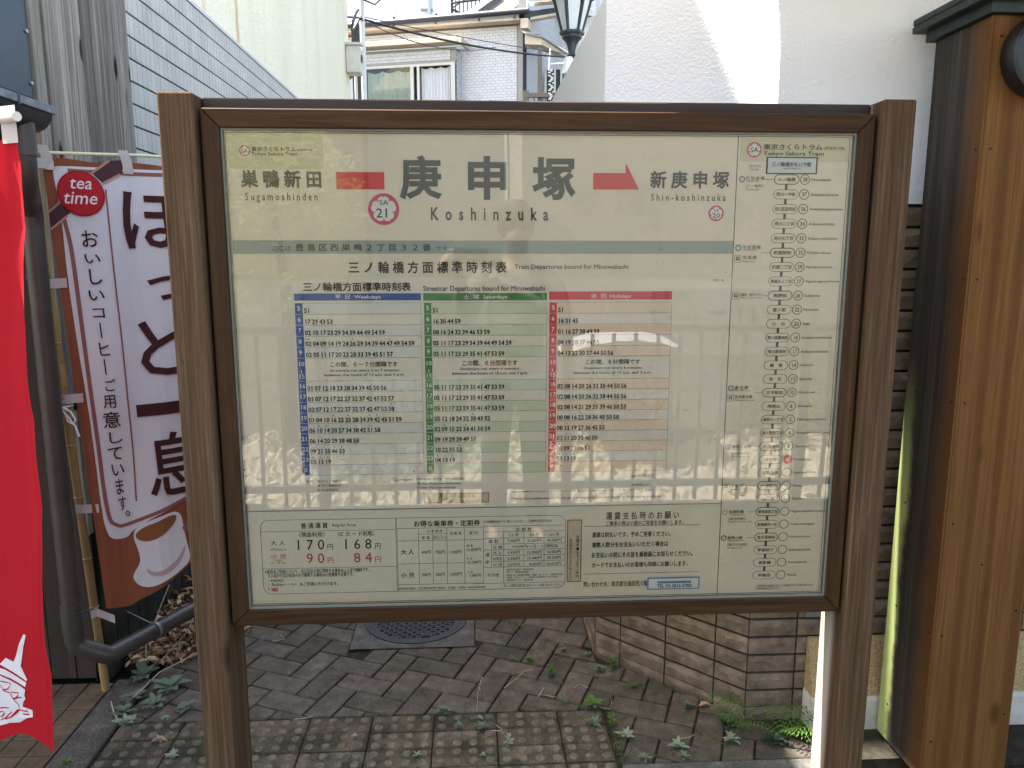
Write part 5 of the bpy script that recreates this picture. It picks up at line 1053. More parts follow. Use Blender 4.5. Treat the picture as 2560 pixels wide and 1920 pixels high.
for col, pts, lay in CPOLY: fill(fC, col, chaikin(pts) if (len(pts) > 8 and lay > 2) else (chaikin(pts, 1) if lay == 1 else pts), -.0012*lay, cb)
CP = Print(fC)
for col, pts, wd, lay in CPATH:
    q = []
    if len(pts) > 5: pts = chaikin(pts, 2, False)
    for i in range(len(pts)-1):
        a, b = pts[i], pts[i+1]; n = max(1, int(math.hypot(b[0]-a[0], b[1]-a[1])/.02)); q += [(a[0]+(b[0]-a[0])*j/n, a[1]+(b[1]-a[1])*j/n) for j in range(n)]
    CP.path(col, q+[pts[-1]], wd, -.0012*lay)
dx, dz, rx, rz = DISC; ds = [(dx+rx*math.cos(k*math.pi/24), dz+rz*math.sin(k*math.pi/24)) for k in range(48)]
fill(fC, 'bdr', ds, -.0060, cb, 'printed_disc'); fill(fC, 'bd', [(dx+(a-dx)*.94, dz+(b-dz)*.94) for a, b in ds], -.0072, cb, 'printed_disc')
for col, txt, x0, z0, x1, z1, wt, sh_ in CTEXT:
    if txt == '|': CP.poly(col, [(x0, z0), (x1, z0), (x1, z1), (x0, z1)], -.0050); continue
    CP.text(col, txt, x0, z0, x1, z1, wt, -.0088 if col == 'bwt' else -.0050, sh_)
CP.done(cb)
M['tab'] = cloth('pale_tape', (.50, .46, .44), .15)
def strip(parent, pts, wd, nm='tab', mat=None, axis=(0, 0, 1)):
    ax = Vector(axis)*wd/2; vs = []
    for p in pts: vs += [tuple(Vector(p)-ax), tuple(Vector(p)+ax)]
    return MB().add(vs, [(2*i, 2*i+2, 2*i+3, 2*i+1) for i in range(len(pts)-1)]).build(nm, mat or M['tab'], parent)
bp_ = thing('bamboo_pole', 'leaning yellow bamboo pole with a white cap carrying the coffee banner', 'pole', (-1.302, 2.555, 0))
pb, pt = Vector((-1.302, 2.555, .0)), Vector((-1.334, 2.47, 1.825)); nn = 24; pp_ = [pb.lerp(pt, i/nn) for i in range(nn+1)]
MB().tube(pp_, .0135, 12).build('cane', M['bamboo'], bp_, smooth=True)
for z in (.13, .32, .50, .72, .90, 1.06, 1.24, 1.42, 1.62): p = pb.lerp(pt, z/1.83); MB().tube([p-Vector((0, 0, .004)), p, p+Vector((0, 0, .004))], [.0136, .0158, .0136], 12).build('node', M['bamboo'], bp_, smooth=True)
MB().tube([pb.lerp(pt, .60), pb.lerp(pt, .64)], .0165, 12).build('joint_sleeve', M['bamboo'], bp_, smooth=True)
M['cap'] = plain('white_plastic', (.66, .63, .60), .4); MB().tube([pt-Vector((0, 0, .02)), pt+Vector((0, 0, .035))], .0185, 14).build('cap', M['cap'], bp_, .002); MB().tube([pt-Vector((0, 0, .024)), pt-Vector((0, 0, .016))], .0215, 14).build('cap_ring', M['cap'], bp_)
M['rod'] = plain('pale_yellow_rod', (.62, .62, .40), .4); MB().tube([pt+Vector((-.02, 0, -.004)), fC(.30, 0, 1.835)+Vector((0, 0, 0)), fC(.62, 0, 1.832)], .0052, 8).build('cross_rod', M['rod'], bp_, smooth=True)
def pole(z): return pb.lerp(pt, z/1.825)
for z, dz_ in ((1.425, 0), (1.055, 0), (.68, 0), (.305, -.01)):
    a = pole(z); b = fC(.02, -.006, z+.002+dz_*2); strip(cb, [a+Vector((-.016, .004, dz_)), a+Vector((-.006, -.015, dz_)), a+Vector((.012, -.013, 0)), b], .030)
a = pole(1.79); strip(cb, [a+Vector((-.012, -.014, 0)), a+Vector((.01, -.014, 0)), fC(.015, -.006, 1.79)], .03)
for s in (.0, .222): a = fC(s-.008, -.012, 1.845); b = fC(s, -.010, 1.80); MB().add([tuple(a-eC*.0), tuple(a+eC*.028), tuple(b+eC*.030), tuple(b), tuple(fC(s, -.010, 1.772)), tuple(fC(s+.03, -.010, 1.772))], [(3, 2, 1, 0), (4, 5, 2, 3)]).build('tab', M['tab'], cb)
st = thing('white_string', 'white cord tied in a bow round the bamboo pole and downpipe', 'string', pole(1.03))
M['cord'] = plain('white_cord', (.62, .62, .60), .8); c_ = pole(1.03)+Vector((.0, -.03, 0))
for pts in ([(-.045, 0, .03), (-.02, 0, .015), (0, 0, 0), (.02, 0, -.004)], [(.0, 0, 0), (-.03, -.004, .004), (-.045, 0, -.012), (-.03, .004, -.02), (.0, 0, -.006)], [(0, 0, 0), (.03, 0, -.012), (.043, 0, -.04), (.035, 0, -.055), (.018, 0, -.045), (.008, 0, -.01)], [(.0, 0, -.002), (.02, 0, -.03), (.04, 0, -.06), (.05, 0, -.095)], [(-.05, .04, .01), (-.03, .02, .0), (0, 0, 0), (.02, .04, 0)]):
    MB().tube([c_+Vector(p) for p in pts], .0028, 6).build('cord', M['cord'], st, smooth=True)
# red banner
eR = Vector((-.82, .57, 0)); nR = Vector((-.57, -.82, 0)); oR = Vector((-.95, 1.7, 0))
def fR(s, y, z): return oR+eR*s+Vector((0, 0, z))+nR*((.002+.012*max(0, z-.75))*math.sin(s*34+z*2.2+math.sin(z*4))+.005*math.sin(z*11+s*5)+.0045*abs(math.sin((z-.31)*math.pi/.21))**.35+.0012*math.sin(s*120+z*35)*math.sin(z*17+1)-y)
rb_ = thing('red_banner', 'red cloth banner with a white noodle bowl emblem near its lower edge', 'banner', (-1.0, 1.75, .3))
M['redc'] = cloth('red_cloth', (.52, .014, .024), .5, .25); rsheet = []
RE = sorted(RED_EDGE, key=lambda p: -p[1]); NZ = 120; NS = 36
def edge(z):
    for i in range(len(RE)-1):
        (s0, z0), (s1, z1) = RE[i], RE[i+1]
        if z1 <= z <= z0: return s0+(s1-s0)*(z0-z)/(z0-z1)
    return RE[-1][0] if z < RE[-1][1] else RE[0][0]
vs = []
for k in range(NZ+1):
    for i in range(NS+1):
        f_ = i/NS; zb = .304+.0*f_ - .015*math.sin(f_*math.pi)*0 - .12*f_*(f_ > 0)+.035*math.sin(f_*math.pi*1.6)
        z = zb+(1.75-zb)*k/NZ; s0 = edge(z); vs.append(tuple(fR(s0+(.56-s0)*f_, 0, z)))
MB().add(vs, [(k*(NS+1)+i, k*(NS+1)+i+1, (k+1)*(NS+1)+i+1, (k+1)*(NS+1)+i) for k in range(NZ) for i in range(NS)]).build('cloth', M['redc'], rb_, smooth=True)
for nm_, col, y in (('E1', 'bw', .002), ('E2', 'bw', .002), ('E3', 'bw', .002)): fill(lambda s, y_, z: fR(s, y_, z), col, globals()[nm_], -y, rb_, 'printed_emblem', .05)
INK['rc'] = M['redc']
RP = Print(fR)
for L_, cl in ((S1, 1), (S2, 0), (S3, 1), (S4, 0), (S5, 0), (S6, 0), (S7, 1)): RP.path('rc', L_, .0032, -.0035, bool(cl))
RP.done(rb_, 'emblem_lines')
INK['rh'] = cloth('red_hem', (.26, .008, .014), .2)
HM = Print(fR); HM.path('rh', [(edge(.32+.047*i)+.018, .32+.047*i) for i in range(30)], .0016, -.0025); HM.done(rb_, 'hem_stitching')
z0 = 1.735; strip(rb_, [fR(-.012, -.004, z0+.045), fR(.035, -.004, z0+.045)], .075); MB().tube([fR(-.03, -.003, 1.792), fR(.56, -.003, 1.80)], .010, 10).build('cross_rod', M['cap'], rb_, smooth=True)

# ================================================================= PLANTS AND LITTER
def leafmat(n, c, tr=.25): return cloth(n, c, tr, .1, .6)
M['leafg'] = leafmat('grey_green_leaf', (.135, .18, .125)); M['leafb'] = leafmat('fresh_leaf', (.085, .17, .035)); M['leafs'] = leafmat('silver_leaf', (.24, .31, .21)); M['leafd'] = leafmat('dark_leaf', (.05, .085, .05)); M['dry'] = plain('dry_leaf', (.30, .185, .10), .8); M['twig'] = plain('dry_twig', (.33, .28, .21), .8)
_t = M['dry'].node_tree; _g = nd(_t, 'ShaderNodeNewGeometry'); _t.links.new(ramp(_t, _g.outputs['Random Per Island'], [(0.0, (.10, .06, .035)), (.4, (.28, .17, .09)), (.75, (.48, .33, .20)), (1.0, (.62, .50, .36))]), _t.nodes['Principled BSDF'].inputs['Base Color'])
def leaf_mesh(L, Wd, mat, jag=0, up=.35, nm='leaf'):
    n = 6; vs = []; fs = []
    for i in range(n+1):
        f_ = i/n; w_ = Wd*math.sin(math.pi*min(1, f_*.92+.06))**.8*(1+(jag*(-1)**i)); h = L*up*math.sin(f_*2.2)*.6; x = L*f_
        vs += [(x, -w_/2, h+Wd*.12), (x, 0, h), (x, w_/2, h+Wd*.12)]
    for i in range(n): a = 3*i; fs += [(a, a+3, a+4, a+1), (a+1, a+4, a+5, a+2)]
    me = bpy.data.meshes.new(nm); me.from_pydata(vs, [], fs); me.materials.append(mat); me.shade_smooth(); me.update(); return me
def gz(px, py): p = at(px, py, 1.0)-Vector((0, 0, 1.51)); return Vector((0, 0, 1.51))+p*(-1.51/p.z)
def weed(px, py, r, n, kind, lab, up=.35, jag=0, tall=0, grp=None):
    mat = M[{'g': 'leafg', 'b': 'leafb', 's': 'leafs', 'd': 'leafd'}[kind]]; p = gz(px, py); t_ = thing('weed', lab, 'weed', p, grp)
    ms = [leaf_mesh(r*rnd.uniform(.75, 1.1), r*rnd.uniform(.34, .52), mat, jag, up*rnd.uniform(.7, 1.3)) for _ in range(3)]; a = rnd.uniform(0, 6)
    for i in range(n): a += 2.399; inst('leaf', rnd.choice(ms), t_, p+Vector((0, 0, .004+tall*i/n)), (rnd.uniform(-.15, .15), -rnd.uniform(0, .5)*(1 if i > n/2 else .4), a), [rnd.uniform(.7, 1.1)*(1-.35*i/n)]*3)
    return t_
W_L = [(460, 1778, .045, 9, 'g', 'dark rosette weed nearest the left board post, among dead leaves'), (360, 1695, .065, 9, 'g', 'long leaved weed rosette at the foot of the mossy fence'), (428, 1722, .075, 8, 'g', 'large broad leaved weed just left of the board post'), (335, 1752, .045, 12, 'g', 'weed clump at the corner of the concrete kerb'), (385, 1768, .05, 12, 'g', 'rounded weed clump beside the tactile paving'), (310, 1785, .04, 8, 'g', 'small flat weed rosette on the kerb edge'), (316, 1812, .035, 10, 's', 'tiny silvery weed at the left corner of the studded paving'), (415, 1802, .02, 8, 's', 'tiny pale weed between the paving and the left post'),
       (395, 1855, .022, 8, 's', 'pale weed among the studs left of the left post'), (432, 1895, .025, 8, 's', 'silvery weed near the lower left board post'), (168, 1915, .02, 9, 'b', 'small green weed at the bottom left of the kerb'),
       (1108, 1782, .032, 14, 'g', 'leafy weed at the middle of the studded paving edge'), (1200, 1800, .02, 9, 's', 'pale weed standing just behind the studded paving edge'), (1148, 1820, .024, 12, 'g', 'weed rosette between two studs, left of the pair'), (1205, 1822, .028, 14, 'g', 'weed rosette between two studs, right of the pair'), (887, 1846, .018, 8, 's', 'small silvery weed on the left part of the studded paving'), (1042, 1892, .02, 7, 's', 'pale weed with a broad leaf at the bottom of the studded paving'), (1208, 1892, .012, 9, 's', 'very small white green weed between bottom studs'),
       (1270, 1866, .026, 12, 's', 'silvery upright weed on the right part of the studded paving'), (1480, 1768, .048, 9, 'b', 'jagged dark green dandelion leaves at the corner of the studded paving'), (1485, 1813, .035, 14, 'g', 'flat weed patch across the right end of the studded paving'), (1530, 1815, .025, 10, 'b', 'upright green weed in the joint beside the studded paving'), (1565, 1845, .038, 9, 's', 'silver leaved weed lying on a brown paver'), (1695, 1870, .038, 11, 's', 'bright silvery weed rosette in the middle of the right pavers'), (1612, 1900, .03, 7, 'g', 'weed by the bottom kerb, left of the pair'), (1712, 1900, .03, 8, 'g', 'weed by the bottom kerb, right of the pair'), (1828, 1855, .04, 8, 's', 'pointed silvery weed in front of the ferns'), (1376, 1690, .03, 16, 'b', 'tall feathery bright green weed in a paver joint'), (1322, 1655, .028, 10, 'b', 'grassy green tuft growing in a paver joint'), (1532, 1668, .040, 9, 'b', 'broad leaved green seedling at the corner of the stone wall'), (1278, 1650, .02, 9, 'g', 'low weed beside the grassy tuft'), (1300, 1570, .02, 8, 'b', 'tiny grass tuft high up the paving near the manhole'), (1470, 1640, .022, 9, 'g', 'dark weed hugging the end of the stone wall'), (1410, 1628, .018, 9, 'g', 'small blue green weed in a joint near the wall end'), (1405, 1762, .022, 6, 'b', 'single upright seedling above the studded paving'), (1500, 1677, .03, 14, 'g', 'low trailing weed in front of the wall end'), (1720, 1770, .03, 14, 'g', 'clover like weed against the middle of the stone wall'), (1585, 1720, .02, 10, 'b', 'yellow green weed on the gritty corner of the pavers'), (1935, 1858, .05, 26, 'd', 'dark leafy undergrowth between the ferns'), (1818, 1815, .045, 20, 'd', 'dark leafy weed left of the ferns')]
for px, py, r_, n_, kd, lb in W_L:
    weed(px, py, r_*(1.15 if px < 480 else .95), n_+(3 if px < 480 else 1), kd, lb, up=.5 if kd == 'b' else .3, jag=.25 if 'jagged' in lb else 0, tall=.035 if ('upright' in lb or 'tall' in lb or 'seedling' in lb) else .008)
def frond(L, n, mat):
    mb = MB()
    for i in range(n):
        f_ = (i+.5)/n; x = L*f_; h = .35*L*math.sin(f_*2.4); l = L*.42*math.sin(math.pi*(f_*.75+.2)); 
        for sg in (-1, 1):
            for q in range(2):
                w0 = L/n*.62; b0 = l*q*.5; mb.add([(x-w0*.5, sg*b0, h), (x+w0*.3+q*.2*w0, sg*(b0+l*.28), h+.004), (x+w0*.5, sg*(b0+l*.5), h-.002), (x-w0*.25, sg*(b0+l*.30), h+.002)], [(0, 1, 2, 3)])
    mb.tube([(L*k/6, 0, .35*L*math.sin(k/6*2.4)-.001) for k in range(7)], .0008, 4); return mb.mesh('frond', mat)
for px, py, aa, lb in ((1850, 1818, (2.2, 1.2, 3.3, 4.2, 5.4), 'broad bright green fern, left of the two at the foot of the stone wall'), (1968, 1835, (1.0, 2.0, 4.9, 5.6, 3.8, .3), 'fine bright green fern, right of the two at the foot of the stone wall')):
    p = gz(px, py); f0 = thing('fern', lb, 'fern', p); fm_ = [frond(.13, 11, M['leafb']), frond(.10, 10, M['leafb'])]
    for a in aa: inst('frond', rnd.choice(fm_), f0, p+Vector((0, 0, .012)), (rnd.uniform(-.2, .2), rnd.uniform(-.35, .1), a))
# dead leaves heaped along the fence, twigs
dl = MB()
def dryleaf(mb, x, y, z, L, a):
    ca, sa = math.cos(a), math.sin(a); t1, t2 = rnd.uniform(-.5, .5), rnd.uniform(-.4, .4); q = []
    for u, v in ((0, 0), (.3, .2), (.7, .17), (1, 0), (.7, -.17), (.3, -.2)):
        zz = L*(.12*math.sin(u*3)+abs(v)*.7+t1*u*.3+t2*v); q.append((x+L*(u*ca-v*sa), y+L*(u*sa+v*ca), z+max(zz, -.005)))
    mb.add(q, [(0, 1, 2, 3), (0, 3, 4, 5)])
for i in range(900):
    y = 2.72+abs(rnd.gauss(0, .45)); x = -1.30+abs(rnd.gauss(0, .10+.10*(y-2.7))); 
    if y > 4.2 or x > -.72: continue
    dryleaf(dl, x, y, .004+rnd.random()*.05*max(0, 1-(x+1.3)*4)*min(1, (y-2.6)*2), rnd.uniform(.018, .058), rnd.uniform(0, 6.3))
o = tag(dl.build('dry_leaves', M['dry'], org=(-1.15, 3.2, 0)), 'drift of dead brown leaves heaped against the mossy fence', 'leaves'); o['kind'] = 'stuff'
for px, py, lb in ((398, 1855, 'single dead brown leaf lying on the studded paving'), (1760, 1768, 'single dry leaf lying against the stone wall')):
    p = gz(px, py); q = MB(); dryleaf(q, p.x-.02, p.y, .004, .045, .1); tag(q.build('dead_leaf', M['dry'], org=p), lb, 'leaf')
tg = thing('dead_weed_stems', 'pale dry weed stems lying over the kerb and pavers on the left', 'twigs', gz(380, 1740))
for pts in (((292, 1790, 0), (330, 1762, .02), (400, 1700, .03), (480, 1652, .02)), ((365, 1668, 0), (367, 1640, .05), (430, 1552, .16)), ((278, 1760, .01), (286, 1790, .01), (300, 1808, 0)), ((400, 1668, .02), (470, 1610, .05), (486, 1580, .06))):
    MB().tube([gz(a, b)+Vector((0, 0, c0)) for a, b, c0 in pts], .0022, 5).build('stem', M['twig'], tg)
t2_ = thing('dry_seed_stalk', 'thin upright dry seed stalk growing at the edge of the studded paving', 'weed', gz(1192, 1780))
p = gz(1192, 1780); MB().tube([p, p+Vector((.004, .01, .06)), p+Vector((.018, .02, .115))], .0012, 5).build('stem', M['twig'], t2_)
for i in range(9): inst('seed', leaf_mesh(.008, .004, M['twig'], nm='seed') if i == 0 else bpy.data.meshes['seed'], t2_, p+Vector((.008+.001*i, .014, .07+.005*i)), (0, -.5, i*2.4))
t3_ = thing('pale_root_strands', 'pale dried root strands scattered over the right hand pavers', 'twigs', gz(1300, 1700))
for pts in (((1260, 1722), (1290, 1700), (1310, 1680), (1332, 1676)), ((1345, 1745), (1360, 1720), (1352, 1738), (1390, 1745)), ((1435, 1722), (1450, 1712), (1470, 1722)), ((1500, 1770), (1525, 1775), (1530, 1755)), ((700, 1588), (712, 1600), (680, 1605)), ((735, 1800), (760, 1798), (782, 1792)), ((1690, 1850), (1725, 1845), (1735, 1838)), ((1240, 1815), (1262, 1830), (1230, 1828))):
    MB().tube([gz(a, b)+Vector((0, 0, .003)) for a, b in pts], .0014, 5).build('strand', M['twig'], t3_)
mo = MB()
for i in range(1900):                   # low moss and seedling crumbs in the joints
    x, y = (rnd.uniform(-1.1, .44), 2.348+rnd.gauss(0, .008)) if i < 120 else ((rnd.uniform(.44, .9), rnd.uniform(2.07, 2.7)) if i < 260 else (rnd.uniform(.1, .5), rnd.uniform(2.4, 3.3)))
    if i >= 520:
        jx, jy = rnd.choice(JP)
        if rnd.random() > (.9 if jx > .05 else .25)*(1.0 if jx+jy > 2.2 else .5): continue
        x, y = jx+rnd.gauss(0, .003), jy+rnd.gauss(0, .003)
    elif i >= 400: x, y = .446+rnd.gauss(0, .008), rnd.uniform(2.07, 2.36)
    if x+y > Bx+By-.01: x, y = x-.15, y-.15
    r_ = rnd.uniform(.003, .008); a = rnd.uniform(0, 6.3)
    for k in range(3): b = a+k*2.1; mo.add([(x, y, .0), (x+r_*math.cos(b), y+r_*math.sin(b), r_*.8), (x+r_*math.cos(b+.8), y+r_*math.sin(b+.8), r_*.5)], [(0, 1, 2)])
M['mossm'] = leafmat('joint_moss', (.075, .095, .03)); o = mo.build('joint_moss', M['mossm'], path); o['kind'] = 'stuff'

# ================================================================= BEHIND THE CAMERA: what the pane mirrors
M['gravel'] = masonry('track_gravel', ((.12, .10, .08), (.22, .19, .15), (.34, .30, .25)), .95, 60, .8, 120, 0)
M['rock'] = masonry('pale_rubble', ((.30, .26, .19), (.48, .43, .33), (.62, .57, .46)), .9, 16, .6, 60, .1)
tb = MB().box(-30, 30, -40, -1.14, -1.62, -1.5).build('track_bed', M['gravel'], org=(0, -10, -1.5)); struct(tb)
pe = MB().box(-30, 30, -1.20, -1.142, -1.6, -.055).build('platform_edge', M['concrete'], org=(0, -1.17, 0)); struct(pe)
rk = MB(); nx, nz = 340, 22; vs = []
for i in range(nx+1):
    for k in range(nz+1):
        f_ = k/nz; vs.append((-9+18*i/nx+rnd.uniform(-.03, .03), -4.3-1.5*f_+rnd.uniform(-.06, .06), -1.5+(.80+.10*math.sin(i*.11)+.05*math.sin(i*.37))*f_+rnd.uniform(-.045, .045)))
rk.add(vs, [(i*(nz+1)+k, (i+1)*(nz+1)+k, (i+1)*(nz+1)+k+1, i*(nz+1)+k+1) for i in range(nx) for k in range(nz)])
o = rk.build('rubble_bank', M['rock'], org=(0, -5, -1)); o['kind'] = 'structure'
fb = MB().box(-30, 30, -14, -5.8, -1.5, -.66).build('far_platform', M['concrete'], org=(0, -9, -1)); struct(fb)
fn_ = thing('platform_railing', 'grey picket railing at the platform edge behind the viewer', 'railing', (0, -1.05, 0))
M['railg'] = plain('grey_railing', (.20, .20, .185), .5)
bm_ = MB().box(-.011, .011, -.008, .008, .0, 1.05).mesh('picket', M['railg'])
for i in range(46): inst('picket', bm_, fn_, (-3+i*.133, -1.05, 0))
for z in (.09, 1.06): MB().box(-3.1, 3.1, -1.065, -1.035, z, z+.045).build('rail', M['railg'], fn_)
for x in (-2.4, -.93, .54, 2.0): MB().box(x, x+.06, -1.08, -1.02, -.05, 1.12).build('post', M['railg'], fn_)
cl = thing('clinic_building', 'beige building with a clinic sign across the tracks behind the viewer', 'building', (3, -9, 0))
M['wallb'] = plain('beige_wall', (.50, .47, .40), .8, noise=.1, nscale=2); MB().box(.8, 9, -14, -9, -.7, 4.2).build('wall', M['wallb'], cl); MB().box(-2.1, .7, -16, -13, -.7, 6).build('wall', plain('grey_wall', (.40, .40, .37), .8, noise=.1, nscale=2), cl); MB().box(-9, -2.2, -14, -10, -.7, 5.2).build('wall', plain('ochre_wall', (.42, .38, .29), .8, noise=.1, nscale=2), cl)
MB().box(2.2, 5.6, -8.99, -8.9, -.1, 1.0).build('sign_board', plain('sign_white', (.42, .42, .39), .6), cl)
CS = Print(lambda x, y, z: Vector((-x, -8.89, z))); CS.text('g', 'クリニック', -5.2, .25, -2.9, .7, .01); CS.text('g', '内科', -3.6, .76, -2.9, .95); CS.done(cl)
cw = thing('white_awning', 'low white fabric awning across the tracks behind the viewer', 'awning', (1.9, -5.5, 0))
vs = []; 
for i in range(13):
    for k in range(5): u = i/12; v = k/4; vs.append((1.05+1.5*u, -5.9+.7*v, .32+.30*math.sin(math.pi*min(1, u*.92+.04))**.6*(1-.25*v)+.01*math.sin(u*40+v*9)))
MB().add(vs, [(i*5+k, (i+1)*5+k, (i+1)*5+k+1, i*5+k+1) for i in range(12) for k in range(4)]).build('fabric', cloth('awning_white', (.78, .78, .76), .3), cw, smooth=True)
for x in (1.2, 2.4): MB().box(x, x+.03, -5.6, -5.57, -.66, .4).build('leg', M['railg'], cw)
hd_ = MB()
for i in range(2600):
    cx = rnd.choice((-3.4, -1.6, -.6, .9, 2.0, 3.6, 4.6))+rnd.gauss(0, .28); q = Vector((cx, -5.75+rnd.uniform(-.25, .25), -.66+abs(rnd.gauss(0, .28)))); d = Vector((rnd.uniform(-1, 1), rnd.uniform(-.5, .5), rnd.uniform(-.2, 1))).normalized()*.10; e_ = Vector((rnd.uniform(-1, 1), rnd.uniform(-1, 1), rnd.uniform(-1, 1))).normalized()*.028
    hd_.add([q, q+d*.5+e_, q+d, q+d*.5-e_], [(0, 1, 2, 3)])
o = tag(hd_.build('bank_shrubs', leafmat('shrub_leaf', (.12, .17, .06), .3), org=(0, -5.75, -.66)), 'low green shrubs growing along the top of the rubble bank', 'shrubs'); o['kind'] = 'stuff'
# leafy shrub on the left of the mirror image
sh_ = thing('garden_tree', 'small leafy tree across the tracks behind the viewer', 'tree', (-2.2, -5.2, -.7))
MB().tube([(-2.2, -5.6, -.7), (-2.15, -5.6, 1.0), (-2.3, -5.6, 2.2)], [.09, .07, .03], 8).build('trunk', M['dark_board'], sh_)
lf = MB()
for i in range(5200):
    a, b, r_ = rnd.uniform(0, 6.28), rnd.uniform(-1, 1), rnd.random()**.4; q = Vector((-2.4+1.25*r_*math.cos(a)*math.sqrt(1-b*b), -5.7+.8*r_*math.sin(a), 2.0+1.25*r_*b)); d = Vector((rnd.uniform(-1, 1), rnd.uniform(-.5, .5), rnd.uniform(-.7, .4))).normalized()*.09; e_ = Vector((rnd.uniform(-1, 1), rnd.uniform(-1, 1), rnd.uniform(-1, 1))).normalized()*.03
    lf.add([q, q+d*.5+e_, q+d, q+d*.5-e_], [(0, 1, 2, 3)])
o = lf.build('crown', leafmat('olive_leaf', (.52, .52, .24), .5), sh_); o['kind'] = 'stuff'
# unseen roof added over the right end of the board to shade the pillar
rf = thing('shade_roof', 'flat roof added out of frame above the right end of the board to shade the pillar', 'roof', (1.2, 1.2, 2.75))
MB().box(.03, 3.2, .6, 2.33, 2.75, 2.83).build('roof_deck', M['beige'], rf)
MB().box(2.3, 2.4, 1.1, 1.2, 0, 2.75).build('post', M['dark_board'], rf)
MB().box(2.3, 2.4, 2.12, 2.22, 0, 2.75).build('post', M['dark_board'], rf)

# the person taking the picture, seen only as a dark shape in the pane
pr_ = thing('person', 'person in grey clothes holding up a phone, mirrored dimly in the board pane', 'person', (.22, -.32, 0))
M['skin'] = plain('skin', (.42, .26, .19), .5); M['shirt'] = plain('grey_shirt', (.16, .16, .15), .85); M['trous'] = plain('dark_trousers', (.05, .05, .055), .85); M['hair'] = plain('dark_hair', (.02, .017, .015), .6)
def skin(nm, joints, edges, mat, par, sub=1, root=0):
    me = bpy.data.meshes.new(nm); me.from_pydata([j[0] for j in joints], edges, []); o = bpy.data.objects.new(nm, me); C.objects.link(o)
    o.modifiers.new('skin', 'SKIN'); me.skin_vertices.new() if not me.skin_vertices else None
    for i, j in enumerate(joints): r_ = j[1]; me.skin_vertices[0].data[i].radius = r_ if isinstance(r_, tuple) else (r_, r_)
    me.skin_vertices[0].data[root].use_root = True
    s_ = o.modifiers.new('sub', 'SUBSURF'); s_.levels = sub; s_.render_levels = sub
    bpy.context.view_layer.update(); dg = bpy.context.evaluated_depsgraph_get(); m2 = bpy.data.meshes.new_from_object(o.evaluated_get(dg)); bpy.data.objects.remove(o); m2.name = nm
    m2.materials.clear(); m2.materials.append(mat); m2.shade_smooth(); po = wloc(par)
    for v in m2.vertices: v.co -= po
    q = bpy.data.objects.new(nm, m2); C.objects.link(q); q.parent = par; return q
X, Yp = .22, -.34
J = [((X, Yp, .95), (.15, .11)), ((X, Yp, 1.12), (.135, .10)), ((X, Yp, 1.30), (.155, .10)), ((X, Yp-.01, 1.42), (.09, .07)), ((X, Yp, 1.50), .052), ((X, Yp+.01, 1.58), (.07, .085)), ((X, Yp+.01, 1.68), (.075, .09)),
     ((X-.19, Yp, 1.39), .055), ((X-.26, Yp+.06, 1.18), .042), ((X-.27, Yp+.24, 1.40), .030), ((X+.19, Yp, 1.39), .055), ((X+.24, Yp+.08, 1.16), .042), ((X-.04, Yp+.20, 1.36), .032),
     ((X-.09, Yp, .88), .088), ((X-.10, Yp+.01, .50), .058), ((X-.11, Yp, .10), .04), ((X-.12, Yp+.12, .035), .035), ((X+.09, Yp, .88), .088), ((X+.10, Yp+.01, .50), .058), ((X+.11, Yp, .10), .04), ((X+.13, Yp+.12, .035), .035), ((X-.30, Yp+.285, 1.455), .022), ((X-.14, Yp+.27, 1.42), .022)]
E_ = [(0, 1), (1, 2), (2, 3), (3, 4), (4, 5), (5, 6), (3, 7), (7, 8), (8, 9), (3, 10), (10, 11), (11, 12), (0, 13), (13, 14), (14, 15), (15, 16), (0, 17), (17, 18), (18, 19), (19, 20), (9, 21), (12, 22)]
body = skin('body', J, E_, M['skin'], pr_)
skin('shirt', [((X, Yp, .93), (.165, .125)), ((X, Yp, 1.12), (.15, .115)), ((X, Yp, 1.30), (.17, .115)), ((X, Yp-.01, 1.42), (.10, .08)), ((X-.19, Yp, 1.39), .07), ((X-.26, Yp+.06, 1.18), .055), ((X-.27, Yp+.20, 1.36), .040), ((X+.19, Yp, 1.39), .07), ((X+.24, Yp+.08, 1.16), .055), ((X+.02, Yp+.17, 1.33), .042)], [(0, 1), (1, 2), (2, 3), (3, 4), (4, 5), (5, 6), (3, 7), (7, 8), (8, 9)], M['shirt'], pr_)
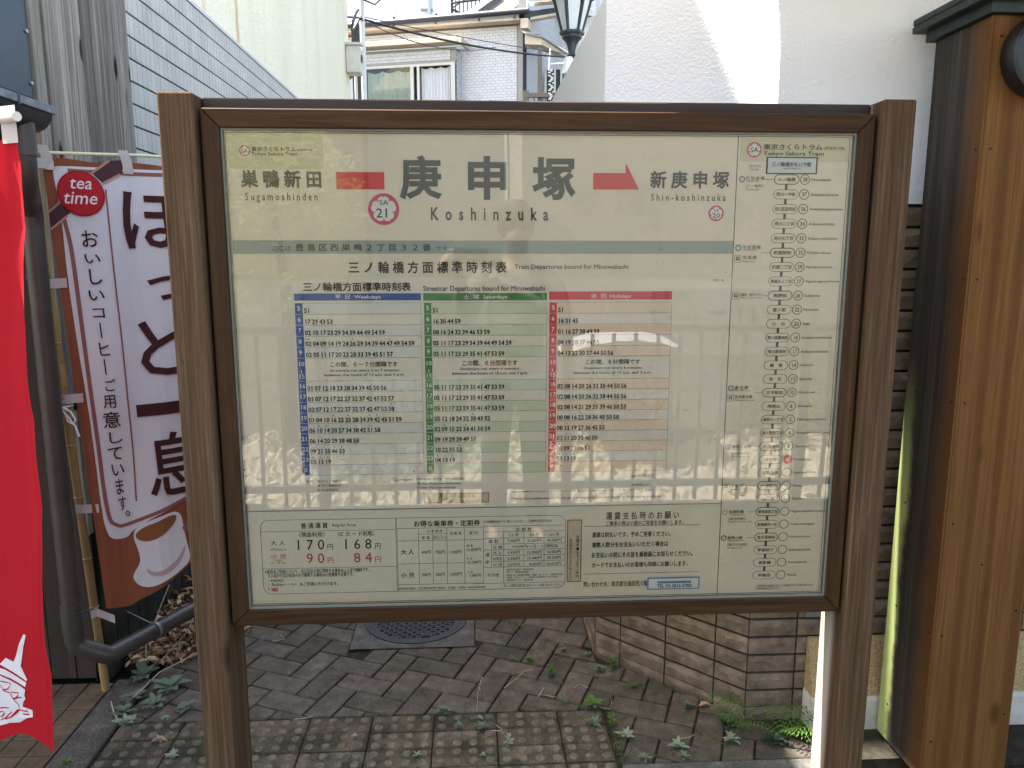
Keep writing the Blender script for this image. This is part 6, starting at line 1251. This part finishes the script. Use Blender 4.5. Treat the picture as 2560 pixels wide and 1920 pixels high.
skin('trousers', [((X, Yp, .93), (.15, .11)), ((X-.09, Yp, .86), .10), ((X-.10, Yp+.01, .50), .072), ((X-.11, Yp, .10), .062), ((X+.09, Yp, .86), .10), ((X+.10, Yp+.01, .50), .072), ((X+.11, Yp, .10), .062)], [(0, 1), (1, 2), (2, 3), (0, 4), (4, 5), (5, 6)], M['trous'], pr_)
MB().lathe([(.0001, .125), (.05, .115), (.085, .07), (.094, .02), (.09, -.03), (.07, -.06)], (X, Yp-.012, 1.66), 16).build('hair', M['hair'], pr_, smooth=True)
for sx in (-.03, .03): MB().lathe([(.0001, .006), (.010, .002), (.012, -.004)], (X+sx, Yp+.088, 1.645), 8, 'Y').build('eye', M['hair'], pr_)
MB().prism([(X-.013, Yp+.088, 1.60), (X+.013, Yp+.088, 1.60), (X, Yp+.09, 1.65)], (0, .022, 0)).build('nose', M['skin'], pr_)
ph = thing('phone', 'black phone held level in both hands by the mirrored person', 'phone', (0, -.02, 1.51))
MB().box(-.078, .078, -.028, -.020, 1.475, 1.548).build('case', M['blk'], ph, .002)
for hx, sg in ((-.10, 1), (.10, -1)):
    hd = MB().tube([(hx-sg*.045, -.065, 1.45), (hx-sg*.01, -.05, 1.49), (hx+sg*.008, -.04, 1.505)], [.022, .03, .02], 8)
    for k in range(4): z = 1.478+.018*k; hd.tube([(hx, -.045, z), (hx+sg*.004, -.024, z+.004), (hx+sg*.030, -.0195+.0, z+.004)] if False else [(hx-sg*.004, -.05, z), (hx+sg*.008, -.038, z+.004), (hx+sg*.028, -.033, z+.004)], [.0085, .008, .0065], 6)
    hd.tube([(hx-sg*.005, -.06, 1.47), (hx+sg*.015, -.052, 1.468), (hx+sg*.03, -.04, 1.476)], [.011, .010, .008], 6); hd.build('hand', M['skin'], pr_, smooth=True)
for sx in (-.115, .12): MB().tube([(X+sx, Yp-.06, .05), (X+sx, Yp+.0, .055), (X+sx, Yp+.10, .04), (X+sx, Yp+.17, .03)], [.035, .05, .045, .025], 10).build('shoe', M['trous'], pr_, smooth=True)
